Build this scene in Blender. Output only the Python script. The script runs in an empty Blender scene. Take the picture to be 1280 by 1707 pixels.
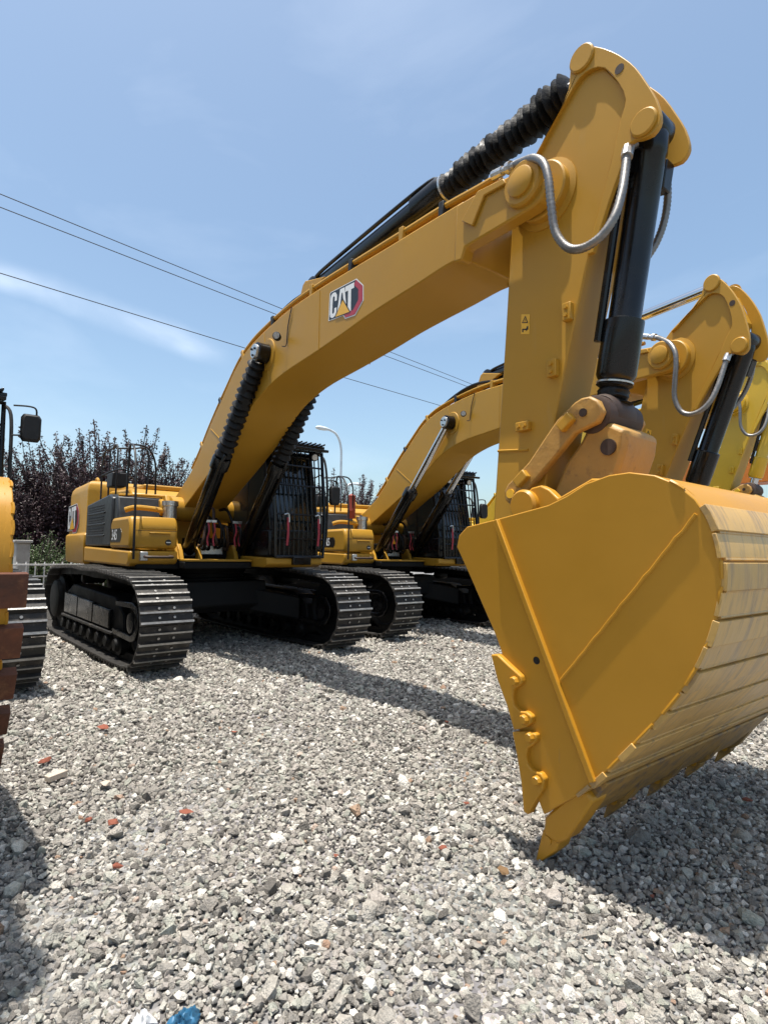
import bpy, bmesh, math, random
import numpy as np
from math import sin, cos, pi, radians, atan2, sqrt, hypot
from mathutils import Vector, Matrix

random.seed(7)
RNG = np.random.default_rng(11)
S = bpy.context.scene
COL = S.collection

# ------------------------------------------------------------------ camera
# calibrated from the photograph (pixels of the 1280 x 1707 picture)
FPX, PITCH, ROLL, YAW = 946.243, .0706, .0172, 2.4246
CAM = np.array([8.9608, -3.7911, 1.4483])
_F = np.array([cos(YAW)*cos(PITCH), sin(YAW)*cos(PITCH), sin(PITCH)])
_R = np.array([sin(YAW), -cos(YAW), 0.0])
_U = np.cross(_R, _F)
_R, _U = cos(ROLL)*_R + sin(ROLL)*_U, -sin(ROLL)*_R + cos(ROLL)*_U
cd = bpy.data.cameras.new('camera')
cam = bpy.data.objects.new('camera', cd)
COL.objects.link(cam)
cd.sensor_fit = 'VERTICAL'
cd.sensor_height = 36.0
cd.lens = FPX/1707*36.0
cd.clip_start = .05
cd.clip_end = 3000
m = Matrix.Identity(4)
for i in range(3):
    m[i][0], m[i][1], m[i][2], m[i][3] = _R[i], _U[i], -_F[i], CAM[i]
cam.matrix_world = m
S.camera = cam

# ------------------------------------------------------------------ sky, sun, exposure
SUN_DIR = Vector((.0, -.132, 1)).normalized()          # towards the sun, almost overhead
elev = math.asin(SUN_DIR.z)
W = bpy.data.worlds.new('World')
S.world = W
W.use_nodes = True
nt = W.node_tree
nt.nodes.clear()
wo = nt.nodes.new('ShaderNodeOutputWorld')
bg = nt.nodes.new('ShaderNodeBackground')
sky = nt.nodes.new('ShaderNodeTexSky')
sky.sky_type = 'NISHITA'
sky.sun_disc = False
sky.sun_elevation = elev
sky.sun_rotation = atan2(SUN_DIR.x, SUN_DIR.y)
sky.altitude = 50
sky.air_density = 1.0
sky.dust_density = 2.6
sky.ozone_density = .7
bg.inputs['Strength'].default_value = .12
# thin cirrus: streaky noise over the whole dome
tc = nt.nodes.new('ShaderNodeTexCoord')
mp = nt.nodes.new('ShaderNodeMapping')
mp.inputs['Rotation'].default_value = (0, radians(14), radians(52))
mp.inputs['Scale'].default_value = (1.0, 3.4, 6.5)
nz = nt.nodes.new('ShaderNodeTexNoise')
nz.inputs['Scale'].default_value = 1.05
nz.inputs['Detail'].default_value = 7
nz.inputs['Roughness'].default_value = .52
nz.inputs['Distortion'].default_value = .35
rp = nt.nodes.new('ShaderNodeValToRGB')
rp.color_ramp.elements[0].position = .53
rp.color_ramp.elements[0].color = (0, 0, 0, 1)
rp.color_ramp.elements[1].position = .82
rp.color_ramp.elements[1].color = (.09, .09, .09, 1)
mx = nt.nodes.new('ShaderNodeMix')
mx.data_type = 'RGBA'
mx.inputs['B'].default_value = (8.6, 9.0, 9.6, 1)
nt.links.new(tc.outputs['Generated'], mp.inputs['Vector'])
nt.links.new(mp.outputs['Vector'], nz.inputs['Vector'])
nt.links.new(nz.outputs['Fac'], rp.inputs['Fac'])
# one long contrail-like streak low on the left
def _dir(u, v):
    d = _F+((u-640)/FPX)*_R+((853.5-v)/FPX)*_U
    return d/np.linalg.norm(d)
_a, _b = _dir(-150, 405), _dir(400, 597)
_N = np.cross(_a, _b)
_N /= np.linalg.norm(_N)
def _dot(vec):
    q = nt.nodes.new('ShaderNodeVectorMath')
    q.operation = 'DOT_PRODUCT'
    nt.links.new(tc.outputs['Generated'], q.inputs[0])
    q.inputs[1].default_value = tuple(float(c) for c in vec)
    return q.outputs['Value']
def _mr(src, a, b, c, d, smooth=True):
    q = nt.nodes.new('ShaderNodeMapRange')
    q.interpolation_type = 'SMOOTHSTEP' if smooth else 'LINEAR'
    q.inputs['From Min'].default_value, q.inputs['From Max'].default_value = a, b
    q.inputs['To Min'].default_value, q.inputs['To Max'].default_value = c, d
    nt.links.new(src, q.inputs['Value'])
    return q.outputs['Result']
def _math(op, a, b=None):
    q = nt.nodes.new('ShaderNodeMath')
    q.operation = op
    for k_, s_ in enumerate((a, b)):
        if s_ is None:
            continue
        if isinstance(s_, float):
            q.inputs[k_].default_value = s_
        else:
            nt.links.new(s_, q.inputs[k_])
    return q.outputs['Value']
n5 = nt.nodes.new('ShaderNodeTexNoise')
n5.inputs['Scale'].default_value = 5
n5.inputs['Detail'].default_value = 6
nt.links.new(tc.outputs['Generated'], n5.inputs['Vector'])
wob = _mr(n5.outputs['Fac'], .3, .7, -.010, .010, False)
dd = _math('ABSOLUTE', _math('ADD', _dot(_N), wob))
band = _mr(dd, .0, .030, 1.0, 0.0)
endt = _mr(_dot(_b), .90, .995, 1.0, .0)
endt = _mr(_dot(np.cross(_N, _b)), -.02, .30, 1.0, .55) if False else endt
front = _mr(_dot(_a), .2, .8, 0.0, 1.0)
lim = _mr(_dot(np.cross(_b, _N)), -.01, .10, 0.0, 1.0)
patch = _mr(nz.outputs['Fac'], .36, .62, .25, 1.0)
streak = _math('MULTIPLY', _math('MULTIPLY', _math('MULTIPLY', band, front), lim), _math('MULTIPLY', patch, .30))
sepc = nt.nodes.new('ShaderNodeSeparateColor')
nt.links.new(rp.outputs['Color'], sepc.inputs['Color'])
nt.links.new(_math('MAXIMUM', sepc.outputs['Red'], streak), mx.inputs['Factor'])
tint = nt.nodes.new('ShaderNodeMix')
tint.data_type = 'RGBA'
tint.blend_type = 'MULTIPLY'
tint.inputs['Factor'].default_value = 1
tint.inputs['B'].default_value = (.985, 1.06, 1.02, 1)          # nudges the sky hue from violet towards green
nt.links.new(sky.outputs['Color'], tint.inputs['A'])
nt.links.new(tint.outputs['Result'], mx.inputs['A'])
nt.links.new(mx.outputs['Result'], bg.inputs['Color'])
nt.links.new(bg.outputs['Background'], wo.inputs['Surface'])

sl = bpy.data.lights.new('sun', 'SUN')
sl.energy = 4.2
sl.angle = radians(.53)
sl.color = (1, .95, .875)
so = bpy.data.objects.new('sun', sl)
COL.objects.link(so)
so.rotation_euler = SUN_DIR.to_track_quat('Z', 'Y').to_euler()
so.location = (0, 0, 30)
S.view_settings.view_transform = 'Standard'
S.view_settings.look = 'None'
S.view_settings.exposure = .78
S.view_settings.gamma = 1.0
S.view_settings.use_curve_mapping = False

# ------------------------------------------------------------------ pixels to planes
def rays(uv):
    uv = np.atleast_2d(np.array(uv, float))
    return _F + ((uv[:, 0]-640)/FPX)[:, None]*_R + ((853.5-uv[:, 1])/FPX)[:, None]*_U

def onplane(uv, nrm, d):
    r = rays(uv)
    nrm = np.array(nrm, float)
    t = (d - nrm@CAM)/(r@nrm)
    return CAM + t[:, None]*r

SW1 = -.0504                                            # slew of the main machine's upper works
_n = np.array([-sin(SW1), cos(SW1), 0])
_f = np.array([cos(SW1), sin(SW1), 0])

def bp(uv, off):
    """pixels -> (x, z) in the boom plane of the main machine, off metres left of its centre"""
    P = onplane(uv, _n, off)
    return [(float(a@_f), float(a[2])) for a in P]

TAPER, ZMID = .085, .1                                    # the bucket narrows towards its lip

def bpk(uv, off):
    out = []
    for q in uv:
        o = off
        for _ in range(12):
            x, z = bp([q], o)[0]
            o = off*(1+TAPER*(z-ZMID)/.98)
        out.append((x, z))
    return out

def b1k(u, v, off):
    return bpk([(u, v)], off)[0]

def b1(u, v, off):
    return bp([(u, v)], off)[0]

# ------------------------------------------------------------------ materials
def mat(name, col, rough=.5, metal=0.0, var=.0, vscale=6.0, bump=0.0, bscale=60.0, coat=0.0, spec=.5, dirt=None, dirt_amt=.0, dscale=3.0, rand=0.0):
    M = bpy.data.materials.new(name)
    M.use_nodes = True
    t = M.node_tree
    b = t.nodes['Principled BSDF']
    b.inputs['Base Color'].default_value = (*col, 1)
    b.inputs['Roughness'].default_value = rough
    b.inputs['Metallic'].default_value = metal
    b.inputs['Specular IOR Level'].default_value = spec
    b.inputs['Coat Weight'].default_value = coat
    b.inputs['Coat Roughness'].default_value = .12
    tcn = t.nodes.new('ShaderNodeTexCoord')
    src = None
    if var > 0:
        n1 = t.nodes.new('ShaderNodeTexNoise')
        n1.inputs['Scale'].default_value = vscale
        n1.inputs['Detail'].default_value = 6
        n1.inputs['Roughness'].default_value = .6
        t.links.new(tcn.outputs['Object'], n1.inputs['Vector'])
        mr = t.nodes.new('ShaderNodeMapRange')
        mr.inputs['From Min'].default_value = .3
        mr.inputs['From Max'].default_value = .7
        mr.inputs['To Min'].default_value = 1-var
        mr.inputs['To Max'].default_value = 1+var
        t.links.new(n1.outputs['Fac'], mr.inputs['Value'])
        mu = t.nodes.new('ShaderNodeMix')
        mu.data_type = 'RGBA'
        mu.blend_type = 'MULTIPLY'
        mu.inputs['Factor'].default_value = 1
        mu.inputs['A'].default_value = (*col, 1)
        t.links.new(mr.outputs['Result'], mu.inputs['B'])
        src = mu.outputs['Result']
        rr = t.nodes.new('ShaderNodeMapRange')
        rr.inputs['From Min'].default_value = .3
        rr.inputs['From Max'].default_value = .7
        rr.inputs['To Min'].default_value = max(.03, rough-.08)
        rr.inputs['To Max'].default_value = min(1, rough+.1)
        t.links.new(n1.outputs['Fac'], rr.inputs['Value'])
        t.links.new(rr.outputs['Result'], b.inputs['Roughness'])
    if dirt is not None:
        n2 = t.nodes.new('ShaderNodeTexNoise')
        n2.inputs['Scale'].default_value = dscale
        n2.inputs['Detail'].default_value = 9
        n2.inputs['Roughness'].default_value = .68
        t.links.new(tcn.outputs['Object'], n2.inputs['Vector'])
        r2 = t.nodes.new('ShaderNodeValToRGB')
        r2.color_ramp.elements[0].position = .62-dirt_amt*.3
        r2.color_ramp.elements[1].position = .80-dirt_amt*.3
        t.links.new(n2.outputs['Fac'], r2.inputs['Fac'])
        m2 = t.nodes.new('ShaderNodeMix')
        m2.data_type = 'RGBA'
        t.links.new(r2.outputs['Color'], m2.inputs['Factor'])
        if src is not None:
            t.links.new(src, m2.inputs['A'])
        else:
            m2.inputs['A'].default_value = (*col, 1)
        m2.inputs['B'].default_value = (*dirt, 1)
        src = m2.outputs['Result']
    if rand > 0:
        oi = t.nodes.new('ShaderNodeObjectInfo')
        mr = t.nodes.new('ShaderNodeMapRange')
        mr.inputs['To Min'].default_value = 1-rand
        mr.inputs['To Max'].default_value = 1+rand
        t.links.new(oi.outputs['Random'], mr.inputs['Value'])
        m3 = t.nodes.new('ShaderNodeMix')
        m3.data_type = 'RGBA'
        m3.blend_type = 'MULTIPLY'
        m3.inputs['Factor'].default_value = 1
        if src is not None:
            t.links.new(src, m3.inputs['A'])
        else:
            m3.inputs['A'].default_value = (*col, 1)
        t.links.new(mr.outputs['Result'], m3.inputs['B'])
        src = m3.outputs['Result']
    if src is not None:
        t.links.new(src, b.inputs['Base Color'])
    if bump > 0:
        n3 = t.nodes.new('ShaderNodeTexNoise')
        n3.inputs['Scale'].default_value = bscale
        n3.inputs['Detail'].default_value = 4
        t.links.new(tcn.outputs['Object'], n3.inputs['Vector'])
        bn = t.nodes.new('ShaderNodeBump')
        bn.inputs['Strength'].default_value = bump
        bn.inputs['Distance'].default_value = .01
        t.links.new(n3.outputs['Fac'], bn.inputs['Height'])
        t.links.new(bn.outputs['Normal'], b.inputs['Normal'])
    return M

YEL = (.43, .228, .024)
M_paint = mat('yellow_paint', YEL, .42, var=.05, vscale=1.2, bump=.05, bscale=7, coat=.06, spec=.3)
M_paint2 = mat('yellow_paint_plain', (.55, .345, .018), .42, var=.06, vscale=1.6, bump=.05, bscale=9, coat=.15)
M_orange = mat('orange_paint', (.55, .17, .025), .45, var=.08, vscale=2)
M_bucket = mat('bucket_paint', (.47, .225, .017), .45, var=.06, vscale=1.3, bump=.10, bscale=5, coat=.05, spec=.35)
M_wear = mat('worn_plate', (.52, .31, .085), .38, var=.10, vscale=3, bump=.15, bscale=20, rand=.16, spec=.6)
M_rust = mat('rusty_steel', (.10, .032, .014), .75, var=.4, vscale=9, bump=.5, bscale=40, dirt=(.22, .09, .035), dirt_amt=.35, dscale=7, rand=.15)
M_tooth = mat('shaded_worn_tooth', (.30, .17, .04), .55, var=.2, vscale=8, bump=.3, bscale=30, dirt=(.12, .08, .045), dirt_amt=.35, dscale=7)  # base colour darkened to paint in shade under the lip; mottling is wear
M_tan = mat('link_casting', (.38, .205, .045), .5, var=.12, vscale=7, bump=.25, bscale=30, dirt=(.10, .055, .03), dirt_amt=.15, dscale=9)
M_black = mat('black_paint', (.005, .005, .0055), .22, var=.15, vscale=6, bump=.04, bscale=25, spec=.4)
M_matte = mat('black_plastic', (.008, .008, .009), .6, var=.2, vscale=8, bump=.1, bscale=60)
M_bellow = mat('black_rubber', (.006, .006, .0065), .5, var=.3, vscale=14, bump=.4, bscale=35, spec=.3)
M_shoe = mat('track_steel', (.024, .022, .020), .6, metal=.15, var=.3, vscale=9, bump=.3, bscale=50, dirt=(.10, .09, .08), dirt_amt=.3, dscale=9, rand=.2)
M_edge = mat('worn_steel_edge', (.34, .33, .31), .4, metal=.5, var=.3, vscale=20, bump=.3, bscale=60)
M_under = mat('undercarriage_black', (.006, .006, .006), .6, var=.3, vscale=5, bump=.15, bscale=30, spec=.2)
M_chrome = mat('chrome', (.62, .63, .65), .12, metal=1.0)
M_zinc = mat('zinc_fitting', (.55, .55, .54), .32, metal=.85, var=.15, vscale=30)
M_hose = mat('armoured_hose', (.20, .19, .18), .4, metal=.6, var=.2, vscale=40)
M_glass = mat('dark_glass', (.010, .013, .014), .05, spec=.6, coat=.3)
M_grill = mat('grille_plastic', (.022, .024, .026), .42, var=.15, vscale=10)
M_red = mat('red_tape', (.36, .03, .05), .5, var=.2, vscale=20)
M_white = mat('white_decal', (.80, .80, .78), .35)
M_blackd = mat('black_decal', (.012, .012, .013), .3)
M_redd = mat('red_decal', (.42, .03, .045), .3)
M_yeld = mat('yellow_decal', (.78, .42, .03), .35)
M_orangeplastic = mat('orange_red_cylinder', (.24, .035, .018), .5, var=.15, vscale=15)
M_redbrown = mat('oxide_brown', (.045, .024, .015), .6, var=.3, vscale=9)

def scrape(M, col, vec, lo, hi):
    """streaky bare-metal scrapes, stretched along one axis"""
    t = M.node_tree
    b = t.nodes['Principled BSDF']
    tcn = t.nodes.new('ShaderNodeTexCoord')
    mpn = t.nodes.new('ShaderNodeMapping')
    mpn.inputs['Scale'].default_value = vec
    n = t.nodes.new('ShaderNodeTexNoise')
    n.inputs['Scale'].default_value = 1
    n.inputs['Detail'].default_value = 9
    n.inputs['Roughness'].default_value = .72
    r = t.nodes.new('ShaderNodeValToRGB')
    r.color_ramp.elements[0].position = lo
    r.color_ramp.elements[1].position = hi
    m = t.nodes.new('ShaderNodeMix')
    m.data_type = 'RGBA'
    t.links.new(tcn.outputs['Object'], mpn.inputs['Vector'])
    t.links.new(mpn.outputs['Vector'], n.inputs['Vector'])
    t.links.new(n.outputs['Fac'], r.inputs['Fac'])
    t.links.new(r.outputs['Color'], m.inputs['Factor'])
    lk = b.inputs['Base Color'].links
    if lk:
        t.links.new(lk[0].from_socket, m.inputs['A'])
    else:
        m.inputs['A'].default_value = b.inputs['Base Color'].default_value
    m.inputs['B'].default_value = (*col, 1)
    t.links.new(m.outputs['Result'], b.inputs['Base Color'])

scrape(M_wear, (.30, .19, .085), (2.5, 22, 2.5), .48, .64)
scrape(M_wear, (.11, .07, .038), (4, 55, 4), .62, .70)
scrape(M_bucket, (.34, .19, .05), (30, 6, 3), .64, .76)
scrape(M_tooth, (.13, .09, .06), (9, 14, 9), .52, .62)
scrape(M_paint, (.40, .25, .075), (7, 7, 1.1), .60, .90)
scrape(M_shoe, (.09, .075, .06), (7, 5, 7), .52, .70)

# ------------------------------------------------------------------ mesh building
class MB:
    def __init__(s):
        s.v, s.f = [], []

    def add(s, vs, fs):
        o = len(s.v)
        s.v += [tuple(float(c) for c in a) for a in vs]
        s.f += [tuple(i+o for i in a) for a in fs]
        return s

    def box(s, lo, hi):
        (a, b, c), (d, e, f) = lo, hi
        return s.add([(a, b, c), (d, b, c), (d, e, c), (a, e, c), (a, b, f), (d, b, f), (d, e, f), (a, e, f)],
                     [(0, 3, 2, 1), (4, 5, 6, 7), (0, 1, 5, 4), (1, 2, 6, 5), (2, 3, 7, 6), (3, 0, 4, 7)])

    def obox(s, c, ax, ay, az):
        """box from a centre and three half-axis vectors"""
        c, ax, ay, az = (Vector(q) for q in (c, ax, ay, az))
        vs = [c+i*ax+j*ay+k*az for k in (-1, 1) for j in (-1, 1) for i in (-1, 1)]
        return s.add(vs, [(0, 2, 3, 1), (4, 5, 7, 6), (0, 1, 5, 4), (1, 3, 7, 5), (3, 2, 6, 7), (2, 0, 4, 6)])

    def prism(s, poly, y0, y1):
        """(x, z) polygon pulled from y0 to y1"""
        P = list(poly)
        a = sum(P[i][0]*P[(i+1) % len(P)][1]-P[(i+1) % len(P)][0]*P[i][1] for i in range(len(P)))
        if a < 0:
            P.reverse()
        if y0 > y1:
            y0, y1 = y1, y0
        k = len(P)
        vs = [(x, y0, z) for x, z in P]+[(x, y1, z) for x, z in P]
        fs = [tuple(range(k)), tuple(range(2*k-1, k-1, -1))]
        fs += [((i+1) % k, i, k+i, k+(i+1) % k) for i in range(k)]
        return s.add(vs, fs)

    def lathe(s, p0, p1, prof, seg=20, cap=True, jit=0.0):
        rj = random.Random(len(prof)*7+seg)
        p0, p1 = Vector(p0), Vector(p1)
        d = (p1-p0)
        a = d.normalized()
        u = a.orthogonal().normalized()
        w = a.cross(u)
        vs, fs = [], []
        for t, r in prof:
            c = p0+d*t
            ph, am = rj.uniform(0, 6.3), rj.uniform(.3, 1)*jit
            vs += [c+r*(1+am*cos(2*(2*pi*i/seg)+ph)+rj.uniform(-.5, .5)*jit)*(cos(2*pi*i/seg)*u+sin(2*pi*i/seg)*w)+d.normalized()*(jit*.25*r*sin(2*pi*i/seg*3+ph)) for i in range(seg)]
        for j in range(len(prof)-1):
            fs += [(j*seg+i, j*seg+(i+1) % seg, (j+1)*seg+(i+1) % seg, (j+1)*seg+i) for i in range(seg)]
        if cap:
            fs.append(tuple(range(seg-1, -1, -1)))
            k = (len(prof)-1)*seg
            fs.append(tuple(range(k, k+seg)))
        return s.add(vs, fs)

    def cyl(s, p0, p1, r, r1=None, seg=16, bev=0):
        r1 = r if r1 is None else r1
        if bev:
            L = (Vector(p1)-Vector(p0)).length
            t = min(.45, bev/L)
            return s.lathe(p0, p1, [(0, r-bev), (t, r), (1-t, r1), (1, r1-bev)], seg)
        return s.lathe(p0, p1, [(0, r), (1, r1)], seg)

    def tube(s, pts, r, seg=8, smooth=True, sub=5, rib=0):
        P = [Vector(q) for q in pts]
        if smooth and len(P) > 2:
            P = catmull(P, sub)
        vs, fs = [], []
        t0 = (P[1]-P[0]).normalized()
        u = t0.orthogonal().normalized()
        for i, c in enumerate(P):
            t = (P[min(i+1, len(P)-1)]-P[max(i-1, 0)]).normalized()
            u = (u-t*u.dot(t)).normalized()
            w = t.cross(u)
            rr = r-(rib if i % 2 else 0)
            vs += [c+rr*(cos(2*pi*k/seg)*u+sin(2*pi*k/seg)*w) for k in range(seg)]
        for j in range(len(P)-1):
            fs += [(j*seg+i, j*seg+(i+1) % seg, (j+1)*seg+(i+1) % seg, (j+1)*seg+i) for i in range(seg)]
        fs.append(tuple(range(seg-1, -1, -1)))
        k = (len(P)-1)*seg
        fs.append(tuple(range(k, k+seg)))
        return s.add(vs, fs)

    def map2(s, T):
        if T is not None and getattr(T, 'taper', False):
            s.v = [(x, y*(1+TAPER*(z-ZMID)/.98), z) for x, y, z in s.v]
        if T is not None:
            s.v = [(*T(x, z), y) for x, y, z in s.v]
            s.v = [(x, y, z) for x, z, y in s.v]
        return s

def catmull(P, sub=5):
    out = []
    for i in range(len(P)-1):
        a, b, c, d = P[max(i-1, 0)], P[i], P[i+1], P[min(i+2, len(P)-1)]
        for k in range(sub):
            t = k/sub
            out.append(.5*((2*b)+(c-a)*t+(2*a-5*b+4*c-d)*t*t+(3*b-a-3*c+d)*t**3))
    out.append(P[-1])
    return out

def smooth2(pts, sub=4):
    return [(q.x, q.y) for q in catmull([Vector((a, b, 0)) for a, b in pts], sub)]

def make(name, mb, mt, parent=None, bevel=0, smooth=35, rz=0.0, loc=None, segs=2):
    me = bpy.data.meshes.new(name)
    me.from_pydata(mb.v, [], mb.f)
    me.validate()
    if smooth:
        me.shade_smooth()
        me.set_sharp_from_angle(angle=radians(smooth))
    me.materials.append(mt)
    o = bpy.data.objects.new(name, me)
    COL.objects.link(o)
    if bevel:
        bm = bmesh.new()
        bm.from_mesh(me)
        bmesh.ops.remove_doubles(bm, verts=bm.verts, dist=1e-5)
        bmesh.ops.recalc_face_normals(bm, faces=bm.faces)
        bm.to_mesh(me)
        bm.free()
        if smooth:
            me.set_sharp_from_angle(angle=radians(smooth))
        md = o.modifiers.new('bevel', 'BEVEL')
        md.width = bevel
        md.segments = segs
        md.limit_method = 'ANGLE'
        md.angle_limit = radians(38)
        md.harden_normals = False
    if parent is not None:
        o.parent = parent
    o.rotation_euler.z = rz
    if loc is not None:
        o.location = loc
    return o

def again(o, name, parent, M=None):
    """another object sharing o's mesh"""
    c = bpy.data.objects.new(name, o.data)
    COL.objects.link(c)
    c.parent = parent
    if M is not None:
        c.matrix_local = M
    return c

def tag(o, label, cat=None, group=None, kind=None):
    if label:
        o['label'] = label
    if cat:
        o['category'] = cat
    if group:
        o['group'] = group
    if kind:
        o['kind'] = kind
    return o

def empty(name, loc, rz=0.0):
    e = bpy.data.objects.new(name, None)
    COL.objects.link(e)
    e.location = loc
    e.rotation_euler.z = rz
    e.empty_display_size = .3
    return e

def rot2(x, z, a):
    return x*cos(a)-z*sin(a), x*sin(a)+z*cos(a)

# ------------------------------------------------------------------ decals
def flat(mapf, poly, mt, name, parent, rz=0, lift=0.0):
    me = MB()
    me.add([mapf(u, v, lift) for u, v in poly], [tuple(range(len(poly)))])
    return make(name, me, mt, parent, smooth=0, rz=rz)

LOGO_BACK = [(-.03, -.05), (.62, -.05), (.70, -.19), (1.12, -.19), (1.44, .22), (1.44, .72), (1.16, 1.06), (.02, 1.06), (-.03, 1.0)]
LOGO_BLACK = [(0, -.02), (.64, -.02), (.72, -.15), (1.10, -.15), (1.41, .24), (1.41, .71), (1.14, 1.03), (.03, 1.03), (0, .98)]
LOGO_RED = [(1.14, 1.03), (1.41, .71), (1.41, .24), (1.10, -.15), (.72, -.15), (.64, .02), (1.03, .02), (1.24, .30), (1.24, .66), (1.06, .88)]
L_C = [(.33, .62), (.33, .82), (.28, .93), (.20, .97), (.12, .97), (.05, .90), (.03, .78), (.03, .20), (.05, .09), (.12, .02), (.20, .02), (.28, .07), (.33, .18),
       (.33, .36), (.23, .36), (.23, .20), (.18, .16), (.14, .20), (.14, .79), (.18, .83), (.23, .79), (.23, .62)]
L_A = [(.46, .97), (.66, .97), (.78, .02), (.67, .02), (.655, .16), (.47, .16), (.455, .02), (.345, .02)]
L_AH = [(.485, .36), (.64, .36), (.585, .80), (.54, .80)]
L_T = [(.69, .97), (1.07, .97), (1.07, .78), (.945, .78), (.945, .02), (.815, .02), (.815, .78), (.69, .78)]
L_TRI = [(.30, .0), (.90, .0), (.60, .52)]
L_TRIB = [(.255, -.02), (.945, -.02), (.60, .58)]

def logo(mapf, parent, rz):
    o = flat(mapf, LOGO_BACK, M_white, 'decal_border', parent, rz, .002)
    z = {'rz': 0}
    flat(mapf, LOGO_BLACK, M_blackd, 'decal_field', parent, rz, .0035)
    flat(mapf, LOGO_RED, M_redd, 'decal_band', parent, rz, .005)
    for nm, P, mt, l in (('letter_c', L_C, M_white, .005), ('letter_a', L_A, M_white, .005), ('letter_t', L_T, M_white, .005),
                         ('letter_opening', L_AH, M_blackd, .0065), ('decal_triangle_edge', L_TRIB, M_blackd, .0065), ('decal_triangle', L_TRI, M_yeld, .008)):
        flat(mapf, P, mt, nm, parent, rz, l)
    return o

def text_mesh(txt, size, mt, name, parent, M, rz=0):
    cu = bpy.data.curves.new(name, 'FONT')
    cu.body = txt
    cu.size = size
    cu.offset = size*.018
    t = bpy.data.objects.new(name, cu)
    COL.objects.link(t)
    bpy.context.view_layer.update()
    me = bpy.data.meshes.new_from_object(t.evaluated_get(bpy.context.evaluated_depsgraph_get()))
    bpy.data.objects.remove(t)
    me.transform(M)
    me.materials.clear()
    me.materials.append(mt)
    o = bpy.data.objects.new(name, me)
    COL.objects.link(o)
    o.parent = parent
    o.rotation_euler.z = rz
    return o

# ------------------------------------------------------------------ undercarriage
def track_path():
    P = []
    ci, ri = (1.93, .565), .495
    cs, rs = (-2.02, .575), .505
    for i in range(0, 13):                                   # idler, top to bottom
        a = pi/2-pi*i/12
        P.append((ci[0]+ri*cos(a)*1.04, ci[1]+ri*sin(a)))
    P += [(1.45, .055), (0, .05), (-1.5, .055)]
    for i in range(0, 13):
        a = -pi/2-pi*i/12
        P.append((cs[0]+rs*cos(a)*1.04, cs[1]+rs*sin(a)))
    P += [(-1.4, 1.105), (-.75, 1.125), (-.1, 1.105), (.6, 1.115), (1.3, 1.09)]
    return P

def resample(P, n):
    P = P+[P[0]]
    L = [0]
    for i in range(1, len(P)):
        L.append(L[-1]+hypot(P[i][0]-P[i-1][0], P[i][1]-P[i-1][1]))
    out = []
    for k in range(n):
        s = L[-1]*k/n
        i = max(j for j in range(len(L)) if L[j] <= s+1e-9)
        i = min(i, len(P)-2)
        t = (s-L[i])/(L[i+1]-L[i])
        out.append((P[i][0]+t*(P[i+1][0]-P[i][0]), P[i][1]+t*(P[i+1][1]-P[i][1])))
    return out

_fine = resample(track_path(), 400)
NSHOE = 50
SHOE = None

def shoe_mesh(w=.6):
    mb = MB()
    h = w/2
    prof = [(-.112, 0), (.104, 0), (.112, .006), (.112, .012), (.050, .018), (.042, .044), (.022, .044), (.012, .018), (-.066, .018), (-.074, .056), (-.098, .056), (-.108, .018), (-.112, .012)]
    mb.prism(prof, -h, h)
    for x in (-.028, .078):
        for y in (-.085, .085):
            mb.cyl((x, y, .016), (x, y, .032), .016, seg=6)
    me = bpy.data.meshes.new('track_shoe')
    me.from_pydata(mb.v, [], mb.f)
    me.materials.append(M_shoe)
    me.materials.append(M_edge)
    for p in me.polygons:                                    # grouser tips are polished by the ground
        c, nn = p.center, p.normal
        if nn.z > .9 and c.z > .03:
            p.material_index = 1
    return me

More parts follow.
